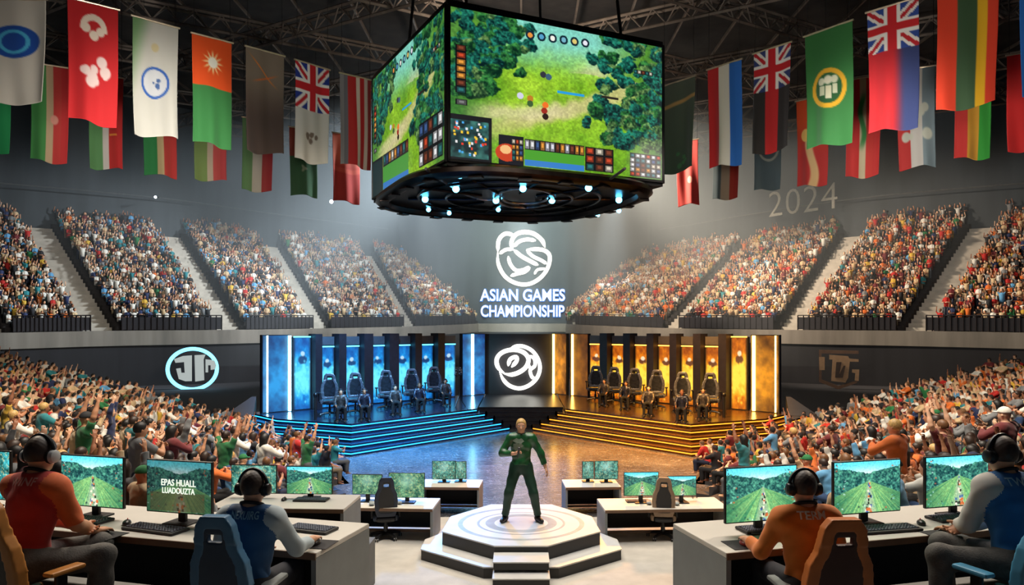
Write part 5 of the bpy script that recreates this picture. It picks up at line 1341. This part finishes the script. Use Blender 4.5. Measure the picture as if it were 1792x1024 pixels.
for px, py, z, rz, lab in ((222,918,ZD,.3,'dark red mouse left of the keyboard on the near left desk'),(1612,918,ZD,-.3,'dark red mouse right of the keyboard on the near right desk'),(497,876,T2+.75,0,'mouse at the left of the second left desk')):
    mouse(at_z(px, py, z)+np.array([0,0,.001]), rz, lab)
# small things on the far part of the long right desk
for px, py, lab in ((1214,872,'small dark camera on a tripod behind the black chair'),):
    p = at_z(px, py, .592); r = empty('desk_camera', p, 0, lab, 'camera'); f = MB(); f.box((0,0,.22), (.07,.10,.06), .01); f.build('camera_body', plastic, r)
    for a in (0, 2.1, 4.2): f = MB(); f.tube([(0,0,.19),(.06*math.cos(a),.06*math.sin(a),0)], .007, 5); f.build('leg', plastic, r)
gaming_chair(at_z(675, 942, .012), .22, 'empty navy gaming chair facing the floor desk on the left', navy_l, blk, arm_grey, plastic, 'empty chairs', .86, seat_z=.47, width=.92)
gaming_chair(at_z(1160, 942, .012), -.12, 'empty black gaming chair with pale piping facing the floor desk on the right', mat('leather_tan_edge', (150,124,100), .4), blk, arm_grey, plastic, 'empty chairs', .86, seat_z=.47, width=.92)

# ---------------------------------------------------------------- the four gamers
def to_local(p, loc, rz, sc=1.0):
    d = (np.array(p, float)-np.array(loc, float))/sc; c, s_ = math.cos(-rz), math.sin(-rz); return np.array([d[0]*c-d[1]*s_, d[0]*s_+d[1]*c, d[2]])
denim = mat('trousers_grey_denim', (92,88,84), .85, var=.25, scale=18, bump=.2, bscale=90); dark_p = mat('trousers_dark', (36,36,44), .85)
def gamer(loc, rz, sc, side, mouse_px, label, shirt, sleeve, pants_m, hair, skin, logo, logo_col, hip_z=.60, other=None, head_yaw=0, lean=.10, cup_m=None, fat=1.0, body_yaw=0.0, collar=None, tilt=0.0, eh=(.30,-.35,-.9)):
    """side +1: right hand on the mouse, -1: left hand"""
    hp = at_z(mouse_px[0], mouse_px[1], ZD+.045); wr = hp-np.array([0,0,-.012]); L_ = to_local(wr, loc, rz, sc)
    hd_dir = nrm(np.array([-side*.15-math.sin(body_yaw), math.cos(body_yaw), -.10]))
    wrist = L_-hd_dir*.075
    oth = np.array(other if other is not None else (-side*.10, .30, hip_z+.15))
    kw = dict(rhand=wrist, lhand=oth, rhint=eh, lhint=(-.8,-.2,-.6)) if side > 0 else dict(lhand=wrist, rhand=oth, lhint=(-eh[0],eh[1],eh[2]), rhint=(.8,-.2,-.6))
    J = person_joints('sit', lean, hip_z=hip_z, yaw=body_yaw, head_yaw=head_yaw, head_pitch=-.02, side=tilt, **kw)
    key = 'R' if side > 0 else 'L'
    dn = J['W'+key]; hands = {key: (hd_dir, np.array([0,0,-1.0]), np.array([-side*math.cos(body_yaw),-side*math.sin(body_yaw),0]), .28)}
    o, sh = full_person('seated_gamer', J, loc, rz, label, .0078, skin, hair, 'short', shirt, sleeve, pants_m, blk, hands=hands, scale=sc, fat=fat, amp=.006, collar_m=collar)
    b = -J['fwd']; org = J['C']+J['up']*.135
    me = cloth_print(sh, o, logo, .20, .055, tuple(org), tuple(J['right']), tuple(J['up']), tuple(J['fwd']), logo_col)
    hs = empty('headset', (0,0,0)); hs.parent = o
    f = MB(); headset_mb(f, J, 1); f.build('headband', mat('headset_black', (20,20,22), .35), hs, smooth=True)
    for q_ in (-1, 1):
        f = MB(); headset_mb(f, J, 2, (q_,)); f.build('ear_cup', cup_m or mat('headset_black', (20,20,22), .35), hs, smooth=True)
        f = MB(); headset_mb(f, J, 3, (q_,)); f.build('ear_cushion', mat('headset_cushion', (16,16,18), .7), hs, smooth=True)
    # the mouse under the palm
    wv = J['W'+key]+hd_dir*.065; c, s_ = math.cos(rz), math.sin(rz); w = np.array([wv[0]*c-wv[1]*s_, wv[0]*s_+wv[1]*c, 0])*sc+np.array(loc)
    return o, J, np.array([w[0], w[1], ZD])
red_t = mat('jersey_red', (190,40,34), .75, var=.12, sheen=.2); org_s = mat('jersey_orange', (226,104,44), .75, var=.1, sheen=.2); blue_t = mat('jersey_blue', (26,86,140), .7, var=.12, sheen=.2); pale_s = mat('jersey_pale_sleeve', (178,190,196), .7, var=.06); amber = mat('jersey_amber', (218,118,28), .75, var=.12, sheen=.2)
blue_v = mat('jersey_bright_blue', (24,104,170), .7, var=.12, sheen=.2); white_s = mat('jersey_white_sleeve', (206,200,192), .7, var=.05)
pr_w = mat('print_white', (214,210,200), .6); pr_o = mat('print_rose', (214,150,140), .6); pr_b = mat('print_pale_blue', (150,186,206), .6)
cup_w = mat('headset_white', (196,198,198), .3)
blk_t = mat('collar_black', (24,24,28), .8)
# red shirt, far left
l1 = np.array([-3.60, 5.34, T1+.03]); o1, J1, m1 = gamer(l1, -1.0, 1.13, 1, (182,928), 'seated gamer in a red shirt with orange sleeves and a headset, seen from behind', [red_t, org_s], .95, denim, HAIR['dark brown'], SKIN[4], 'WINF', pr_o, cup_m=cup_w, head_yaw=.1, lean=.13, tilt=-.17, body_yaw=.72, eh=(.9,-.15,-.5), collar=blk_t)
l2 = np.array([-1.90, 5.13, T1+.0]); o2, J2, m2 = gamer(l2, -.12, 1.0, 1, (552,943), 'seated gamer in a blue shirt with pale sleeves and a headset, seen from behind', [blue_t, pale_s], 1.72, dark_p, HAIR['dark brown'], SKIN[0], 'NEXUIRG', pr_b, collar=blk_t)
l3 = np.array([2.00, 5.13, T1+.0]); o3, J3, m3 = gamer(l3, .06, 1.0, -1, (1303,944), 'seated gamer in an amber orange shirt with a headset, seen from behind', [amber, amber], 1.70, dark_p, HAIR['dark brown'], SKIN[0], 'TERM', pr_w, collar=blk_t)
l4 = np.array([3.60, 5.34, T1+.03]); o4, J4, m4 = gamer(l4, 1.0, 1.13, -1, (1652,926), 'seated gamer in a blue vest with white sleeves and a headset, seen from behind', [blue_v, white_s], 1.75, denim, HAIR['dark brown'], SKIN[4], 'TWIZ', pr_b, lean=.13, tilt=.17, body_yaw=-.72, eh=(.9,-.15,-.5), head_yaw=-.1, collar=blk_t)
for m_, lab, rz in ((m1,'mouse under the red shirted gamer\'s hand',-.3),(m2,'mouse under the blue shirted gamer\'s hand',-.2),(m3,'red mouse under the orange shirted gamer\'s hand',.2),(m4,'mouse under the blue vested gamer\'s hand',.3)):
    mouse_pad(m_+np.array([0,.02,.001]), rz, lab.replace('mouse under', 'mouse pad under').replace('red mouse pad', 'mouse pad')); mouse(m_+np.array([0,0,.005]), rz, lab, mat('mouse_red_shell', (150,44,38), .35) if 'red mouse' in lab else None)
chair_tan = mat('leather_amber', (196,128,60), .4, var=.15); chair_blue = mat('leather_blue', (58,106,142), .4, var=.1); chair_sky = mat('leather_sky', (80,150,186), .4, var=.1); chair_rust = mat('leather_rust', (186,104,44), .4, var=.15); dark_r = mat('leather_dark_red', (60,24,18), .5); dark_b = mat('leather_deep_blue', (24,48,72), .45)
gaming_chair((l1[0]+.13, l1[1]-.17, T1), -.35, 'black gaming chair with amber edges behind the red shirted gamer', chair_tan, blk, chair_tan, plastic, 'occupied chairs', .95, seat_z=.50)
gaming_chair((l2[0]-.06, l2[1]-.05, T1), -.10, 'blue gaming chair behind the blue shirted gamer', chair_blue, dark_b, arm_grey, plastic, 'occupied chairs', .92, seat_z=.45, width=.88)
gaming_chair((l3[0]+.08, l3[1]-.05, T1), .06, 'rust orange gaming chair with a dark centre behind the amber shirted gamer', chair_rust, dark_r, arm_grey, plastic, 'occupied chairs', .92, seat_z=.43, width=1.0)
gaming_chair((l4[0]-.17, l4[1]-.18, T1), .36, 'sky blue edged gaming chair behind the blue vested gamer', chair_sky, blk, chair_sky, plastic, 'occupied chairs', .95, seat_z=.50)
# ---------------------------------------------------------------- lower banks of spectators
PITCH, RISE, R0 = .54, .092, 7.9
def scy(Y): return float(np.interp(Y, [7.5, 10, 15, 20], [.86,.80,.70,.62]))
def zstep(k): return RISE*k
polyL = [(-2.75,7.75),(-3.9,8.2),(-4.55,9.2),(-4.5,11.0),(-4.15,12.2),(-4.1,15.0),(-4.5,18.4),(-8.0,20.6),(-11.5,22.2),(-17.5,24.3),(-21,24),(-12,9.0),(-9,7.75)]
def inside(x, y, P):
    c = False; n = len(P)
    for i in range(n):
        (x1, y1), (x2, y2) = P[i], P[(i+1)%n]
        if (y1 > y) != (y2 > y) and x < (x2-x1)*(y-y1)/(y2-y1)+x1: c = not c
    return c
stand_m = mat('lower_stand', (58,54,54), .9)
seats = []
for side in (-1, 1):
    mb = MB()
    for k in range(0, 34):
        r = R0+PITCH*k+.27; run = []; a = PI*.8
        while a < PI*1.5:
            a += .52*scy(21+r*math.sin(a))/r
            x, y = 3+r*math.cos(a), 21+r*math.sin(a)
            if inside(x, y, polyL): run.append(a); seats.append((side, k, a, x, y))
        if not run: continue
        a0, a1 = min(run)-.5/r, max(run)+.5/r
        aa = np.linspace(a0, a1, max(4, int((a1-a0)*r/.5))); z = zstep(k); V = []; Fs = []
        prof = [(r-.27, max(z-.3,-.02)), (r-.27, z), (r+.02, z), (r+.02, z+.30), (r+.27, z+.30), (r+.27, z), (r+.27, -.02)]
        for a in aa:
            for (q, zz) in prof: V.append(((3+q*math.cos(a))*(-side), 21+q*math.sin(a), zz))
        m = len(prof)
        for i in range(len(aa)-1):
            for j in range(m-1): f_ = (i*m+j, i*m+j+1, (i+1)*m+j+1, (i+1)*m+j); Fs.append(f_ if side < 0 else f_[::-1])
        Fs += [tuple(range(m)), tuple((len(aa)-1)*m+j for j in range(m-1,-1,-1))]
        mb._add(V, Fs)
    struct('floor_lower_stand_'+('left' if side < 0 else 'right'), mb, stand_m)
cand = []
for side, k, a, x, y in seats:
    X = x*(-side); z = zstep(k); Y = y
    if Y < 1: continue
    px = CX+F*X/Y; py = CY-F*(z+.6-H)/Y
    if -40 < px < 1832 and 540 < py < 935: cand.append((Y, side, k, a, X, Y, z))
cand.sort(key=lambda t: t[0])
print('lower bank seats', len(seats), 'in view', len(cand))
near, far = cand[:300], cand[300:]

# individual spectators: shared meshes per pose
HS = ['short', 'long', 'cap', 'bun']
PM = []
HP = .0125
for words_, J in POSES:
    d = {}
    d['body'] = arr_mesh('spectator', *solid(body_ops(J, True), HP, face_post(J))[:2]); d['shirt'] = arr_mesh('shirt', *solid(shirt_ops(J, .016, .7), .017, shirt_post(J, .005))[:2]); d['shirt_long'] = arr_mesh('jacket', *solid(shirt_ops(J, .020, 1.8), .017, shirt_post(J, .006))[:2])
    d['trousers'] = arr_mesh('trousers', *solid(trouser_ops(J), .018)[:2])
    for h_ in HS: d[h_] = arr_mesh('hair', *solid(hair_ops(J, h_), .014, hair_post(J, h_))[:2])
    for me in d.values(): me.materials.append(None)
    PM.append(d)
def setm(ob, m): ob.material_slots[0].link = 'OBJECT'; ob.material_slots[0].material = m
shirt_names = list(SHIRTS); hair_names = list(HAIR)
wL = np.array([.9,2.6,.9,1.0,1.2,.5,.5,1.5,1.6,1.0,2.2,.5]); wR = np.array([1.4,2.6,.5,.5,.9,1.2,.6,1.4,1.6,.6,2.6,1.0])
nth = lambda n: str(n)+('th' if 10 < n % 100 < 14 else {1:'st',2:'nd',3:'rd'}.get(n % 10, 'th'))
order = {}
rows_ = {}
for t in near: rows_.setdefault((t[1], t[2]), []).append(t)
for kk, v in rows_.items():
    v.sort(key=lambda t: t[5]); 
    for i, t in enumerate(v): order[(t[1], t[2], t[3])] = i+1
rowno = {-1: sorted({t[2] for t in near if t[1] < 0}), 1: sorted({t[2] for t in near if t[1] > 0})}
cap_m = {c: mat('cap_'+c, SHIRTS[c], .8) for c in ('red','white','navy','green','black')}
for t in near:
    Y_, side, k, a, X, Y, z = t
    q = random.random(); pi = [0,0,1,1,2,3,6,7,7,4,5][random.randrange(11)] if Y > 8.8 else [0,1,6,7,0,2][random.randrange(6)]
    words_, J = POSES[pi]; dm = PM[pi]
    sn = shirt_names[rng.choice(12, p=(wL if side < 0 else wR)/(wL if side < 0 else wR).sum())]; hn = hair_names[rng.choice(4, p=[.42,.30,.18,.10])]; hs = HS[rng.choice(4, p=[.58,.22,.12,.08])]
    ang = math.atan2(21-Y, (3 if side < 0 else -3)-X)-PI/2+random.uniform(-.25,.25)
    o = bpy.data.objects.new('spectator', dm['body']); COL.objects.link(o); setm(o, SKIN[rng.integers(5)])
    jit = random.uniform(-.06,.06); sc = scy(Y)*random.uniform(.95,1.07); zz = z
    if pi not in (4,5): zz = z+.30-.37*sc+.012
    back_ = .06 if pi not in (4,5) else -.12
    dx, dy = math.cos(ang+PI/2), math.sin(ang+PI/2)
    o.location = (X-dx*(-back_)*-1+jit, Y-dy*back_*-1*-1, zz); o.rotation_euler = (0,0,ang); o.scale = (sc*random.uniform(.95,1.06), sc, sc)
    sk = 'shirt_long' if random.random() < .35 else 'shirt'
    c = bpy.data.objects.new('jacket' if sk == 'shirt_long' else 'shirt', dm[sk]); COL.objects.link(c); c.parent = o; setm(c, SHIRTM[sn])
    c = bpy.data.objects.new('trousers', dm['trousers']); COL.objects.link(c); c.parent = o; setm(c, PANTS[rng.integers(5)])
    capn = ('red','white','navy','green','black')[rng.integers(5)]
    c = bpy.data.objects.new('cap' if hs == 'cap' else 'hair', dm[hs]); COL.objects.link(c); c.parent = o; setm(c, cap_m[capn] if hs == 'cap' else HAIR[hn])
    hw = ('%s cap' % capn) if hs == 'cap' else ('%s %shair' % ({'short':'short ','long':'long ','bun':'tied '}[hs], hn+' ')).replace('  ',' ')
    lab = 'spectator in %s, %s, %s, %s row, %s from camera, %s bank' % (sn.replace(' ','-'), hw.replace('dark brown','dark-brown').replace('light brown','light-brown'), words_.replace('standing with both','standing,').replace('standing and ','standing ').replace('turning to a neighbour','turning aside'), nth(rowno[side].index(k)+1), nth(order[(side,k,a)]), 'left' if side < 0 else 'right')
    tag(o, lab, 'spectator', 'spectators in the lower banks')

# the rest of the crowd: far seats of the lower banks and the whole upper bowl, one mass
low = []
for words_, J in POSES:
    ops = [ (('rc',)+o[1:6]+(0,)+o[7:]) if o[0] == 'rc' else (('el',)+o[1:5]+(0,)+o[6:]) for o in body_ops(J, False)]
    def regroup(os, g): return [(('rc',)+o[1:6]+(g,)+o[7:]) if o[0] == 'rc' else (('el',)+o[1:5]+(g,)+o[6:]) for o in os]
    ops += regroup(shirt_ops(J, .022, .8), 1)+regroup(trouser_ops(J, .02), 2)+regroup(hair_ops(J, 'short'), 3)
    V, Q, g = solid(ops, .042); low.append((V, Q, g))
CV, CF, CC, nv = [], [], [], 0
skinc = [srgb(c) for c in ((222,166,130),(200,142,108),(232,186,152),(156,104,76))]; hairc = [srgb(c) for c in ((24,20,18),(50,34,26),(112,78,48),(30,24,22))]; pantc = [srgb(c) for c in ((34,40,62),(26,26,28),(110,96,76),(80,84,90))]
shc = [srgb(SHIRTS[n]) for n in shirt_names]
def add_person(var, X, Y, z, ang, sc, wts, bright=1.0):
    global nv
    V, Q, g = var; c, s_ = math.cos(ang), math.sin(ang)
    W_ = np.stack([X+sc*(V[:,0]*c-V[:,1]*s_), Y+sc*(V[:,0]*s_+V[:,1]*c), z+sc*V[:,2]], 1)
    pal = np.stack([skinc[rng.integers(4)], shc[rng.choice(12, p=wts/wts.sum())]*bright, pantc[rng.integers(4)], hairc[rng.integers(4)]])
    CV.append(W_.astype(np.float32)); CF.append(Q+nv); CC.append(pal[g].astype(np.float32)); nv += len(V)
for Y_, side, k, a, X, Y, z in far:
    pi = random.choice([0,0,1,1,2,6,7,7,3,5,0,1,6]); ang = math.atan2(21-Y, (3 if side < 0 else -3)-X)-PI/2+random.uniform(-.3,.3); sc = scy(Y)*random.uniform(.92,1.05)
    zz = z if pi in (4,5) else z+.38-.37*sc+.012
    add_person(low[pi], X, Y, zz, ang, sc, wL if side < 0 else wR)
# small figures for the upper bowl (heads, hair, torso, arms)
def fig(pose):
    f = MB(); gs = []
    def mark(g): gs.extend([g]*(len(f.v)-len(gs)))
    tz = .42 if pose < 3 else .85
    f.tube([(0,0,tz-.10),(0,.01,tz+.22),(0,.02,tz+.46),(0,.02,tz+.53)], [.155,.16,.19,.07], 6); mark(1)
    if tz < .6: f.tube([(-.09,0,tz-.05),(-.09,.38,tz-.02),(-.09,.38,.05)], .07, 4); f.tube([(.09,0,tz-.05),(.09,.38,tz-.02),(.09,.38,.05)], .07, 4); mark(2)
    else: f.tube([(-.09,0,.0),(-.09,0,tz)], .08, 4); f.tube([(.09,0,.0),(.09,0,tz)], .08, 4); mark(2)
    f.ball((0,.03,tz+.68), (.078,.092,.115), 6, 5); mark(0)
    f.ball((0,.005,tz+.715), (.086,.098,.098), 6, 4); mark(3)
    def arm(s, e, h_): 
        f.tube([(s*.17,.02,tz+.45), e], [.055,.045], 4); mark(1); f.tube([e, h_], [.042,.036], 4); mark(0)
    if pose in (0, 3): [arm(s, (s*.23,.08,tz+.2), (s*.08,.30,tz+.18)) for s in (-1, 1)]
    elif pose == 1: [arm(s, (s*.28,.05,tz+.58), (s*.22,.10,tz+.92)) for s in (-1, 1)]
    elif pose == 2: arm(1, (.28,.05,tz+.58), (.20,.10,tz+.95)); arm(-1, (-.23,.08,tz+.2), (-.08,.30,tz+.18))
    else: [arm(s, (s*.28,.05,tz+.56), (s*.20,.12,tz+.92)) for s in (-1, 1)]
    q = [x for x in f.f]; tri = []
    for x in q:
        for i in range(1, len(x)-1): tri.append((x[0], x[i], x[i+1]))
    return np.array(f.v), np.array(tri), np.array(gs)
figs = [fig(i) for i in range(5)]
uL_ = np.array([.4,3.6,.7,.3,1.6,.4,.5,1.6,2.0,1.3,2.6,.3]); uR_ = np.array([1.2,3.0,.3,.3,.8,1.2,.8,1.2,1.8,.5,3.0,.9])
LV, LF, LC, ln = [], [], [], 0
def wts_for(side, px):
    b = wL.copy() if side == 'left' else wR.copy()
    return b
for S, t0, t1, side, i in SECT:
    for j in range(NR):
        f0 = (j+.45)/NR
        pts = [bowl(S, t, f0) for t in np.linspace(t0+.02, t1-.02, 40)]; L_ = sum(np.linalg.norm((pts[q+1]-pts[q])[:2]) for q in range(39)); n = max(1, int(L_/.42))
        for q in range(n):
            t = t0+.02+(t1-t0-.04)*(q+.5+random.uniform(-.2,.2))/n; p = bowl(S, t, f0); z = S[int(t)][2]
            st = spline(S, t); z = st[2]+(st[5]-st[2])*j/NR+.35
            if p[1] > 74.7: continue
            px = CX+F*p[0]/p[1]
            if not -25 < px < 1817: continue
            if random.random() < .03: continue
            V, T_, g = figs[rng.choice(5, p=[.5,.14,.16,.12,.08])]
            d = np.array([0,38.0])-p[:2]; ang = math.atan2(d[1], d[0])-PI/2+random.uniform(-.3,.3); sc = random.uniform(.80,.96); c, s_ = math.cos(ang), math.sin(ang)
            w = (uL_ if side == 'left' else uR_)
            LV.append(np.stack([p[0]+sc*(V[:,0]*c-V[:,1]*s_), p[1]+sc*(V[:,0]*s_+V[:,1]*c), z+sc*V[:,2]], 1).astype(np.float32))
            pal = np.stack([skinc[rng.integers(4)], shc[rng.choice(12, p=w/w.sum())], pantc[rng.integers(4)], hairc[rng.integers(4)]])
            LF.append(T_+ln); LC.append(pal[g].astype(np.float32)); ln += len(V)
print('upper figures', len(LV))
# quads of the lower figures become triangles so that one mesh holds the whole crowd
Q = np.concatenate(CF); Tq = np.concatenate([Q[:,[0,1,2]], Q[:,[0,2,3]]])
VV = np.concatenate(CV+LV); TT = np.concatenate([Tq, np.concatenate(LF)+nv]); CO = np.concatenate(CC+LC)
me = arr_mesh('crowd', VV, TT, True, col=CO)
o = link('crowd', me, attr_mat('crowd_clothes', .8)); tag(o, 'dense crowd of small spectators filling the upper bowl and far lower seats', 'crowd', kind='stuff')
print('crowd verts', len(VV), 'tris', len(TT))
# ---------------------------------------------------------------- light, haze, camera
def aim(o, target):
    d = Vector([float(v) for v in target])-o.location; o.rotation_euler = d.to_track_quat('-Z', 'Y').to_euler()
def spot(name, loc, target, power, deg, col=(1,1,1), blend=.5, size=.4):
    l = bpy.data.lights.new(name, 'SPOT'); l.energy = power; l.spot_size = math.radians(deg); l.spot_blend = blend; l.shadow_soft_size = size; l.color = col
    o = bpy.data.objects.new(name, l); COL.objects.link(o); o.location = loc; aim(o, target); return o
def area(name, loc, target, power, sx, sy, col=(1,1,1)):
    l = bpy.data.lights.new(name, 'AREA'); l.energy = power; l.shape = 'RECTANGLE'; l.size = sx; l.size_y = sy; l.color = col
    o = bpy.data.objects.new(name, l); COL.objects.link(o); o.location = loc; aim(o, target); return o
WARM, COOL, WHITE = (1,.86,.68), (.80,.92,1), (1,.96,.90)
spot('podium_spot', (0,9.5,15), (0,12.2,.4), 1900, 26, WHITE, .6)
spot('podium_back_spot', (0,19,14), (0,12.5,1.2), 1000, 22, WHITE, .6)
area('desk_light', (0,10.5,12), (0,7.5,1), 680, 9, 3, WHITE)
spot('rim_left', (-9,12,11), (-2.6,5.6,2.3), 2700, 34, WARM, .6)
spot('rim_right', (9,12,11), (2.6,5.6,2.3), 2700, 34, WARM, .6)
for s in (-1, 1):
    area('bank_light', (s*3.5,15,13), (s*8,14,1), 800, 5, 5, WARM)
    spot('bank_key', (s*1.5,8,15), (s*8.2,15,1.2), 9500, 50, WARM, .7)
    # upper bowl
    spot('bowl_key_near', (s*2,49.5,19.0), (s*27,49.5,5), 62000, 54, COOL if s < 0 else WARM, .7, 1.0)
    spot('bowl_key_far', (s*2,45,18.6), (s*14,64,6.5), 46000, 55, COOL if s < 0 else WARM, .7, 1.0)
    spot('ledge_wash', (s*4,24,9.5), (s*18,47,2.8), 3000, 60, WARM, .8, .8)
# coloured spots added to tint the platforms and floor like panel glow
spot('stage_blue', (-4.5,22,8.0), (-6.0,26.5,.8), 7000, 60, (.12,.46,1), .6)
spot('stage_blue_low', (-2.0,17,7), (-4.4,22.5,.3), 4500, 50, (.2,.6,1), .7)
spot('stage_orange', (4.5,22,8.0), (6.0,26.5,.8), 7000, 55, (1,.45,.08), .6)
spot('stage_orange_low', (2.0,17,7), (4.4,22.5,.3), 4800, 50, (1,.52,.14), .7)
spot('floor_blue', (-2.5,25,7.9), (-3.0,19.0,0), 15000, 62, (.05,.33,1), .8)
spot('floor_orange', (2.5,25,7.9), (3.0,19.0,0), 13000, 62, (1,.36,.05), .8)
# hazy wash of the far centre wall
spot('wall_wash', (0,50,19), (0,75.5,9), 90000, 46, (.80,1,.97), .9, 1.0)
for x, e in ((-9,42000), (0,60000), (9,42000)):
    spot('haze_beam', (x,69,20.4), (x*.9,71.5,2), e, 26, (.86,.97,1), .9, .5)
# flags
for s in (-1, 1): spot('flag_wash', (s*5,17,8), (s*14,32,14.0), 3900, 75, WHITE, .7, .6)
for s in (-1, 1): spot('flag_wash_rear', (s*9,23,8.5), (s*22,37,13.6), 5200, 60, WHITE, .8, .6)
spot('truss_wash', (0,33,17), (0,36,20.8), 5000, 140, (1,.85,.7), .9, .6)
# thin haze in the far half of the hall
mb = MB(); mb.box((0,61.2,11.0), (96,26.8,19.6)); hz = mb.build('haze', None); hz.data.materials.clear()
m = bpy.data.materials.new('haze'); m.use_nodes = True; nt = m.node_tree; nt.nodes.clear()
out = nt.nodes.new('ShaderNodeOutputMaterial'); vs = nt.nodes.new('ShaderNodeVolumeScatter'); vs.inputs['Density'].default_value = .022; vs.inputs['Color'].default_value = (.86,.95,1,1); vs.inputs['Anisotropy'].default_value = .1
nt.links.new(vs.outputs[0], out.inputs['Volume']); hz.data.materials.append(m); tag(hz, 'thin pale haze hanging in the far half of the hall', 'haze', kind='stuff')
w = bpy.data.worlds.new('hall'); scene.world = w; w.use_nodes = True; bg = w.node_tree.nodes['Background']; bg.inputs[0].default_value = (.55,.62,.75,1); bg.inputs[1].default_value = .07
cam = bpy.data.cameras.new('camera'); co = bpy.data.objects.new('camera', cam); COL.objects.link(co); co.location = (0,0,H); co.rotation_euler = (PI/2,0,0)
cam.sensor_width = 36; cam.lens = 36*F/1792; cam.shift_x = -16/1792; cam.shift_y = 63/1792; cam.clip_end = 300; cam.clip_start = .05
scene.camera = co
scene.view_settings.view_transform = 'Standard'; scene.view_settings.look = 'None'; scene.view_settings.gamma = 1; scene.view_settings.use_curve_mapping = False
scene.view_settings.exposure = 0.0
cy = scene.cycles; cy.use_denoising = True; cy.max_bounces = 5; cy.diffuse_bounces = 2; cy.glossy_bounces = 3; cy.transmission_bounces = 2; cy.volume_bounces = 0; cy.transparent_max_bounces = 4; cy.caustics_reflective = False; cy.caustics_refractive = False
cy.sample_clamp_indirect = 4.0
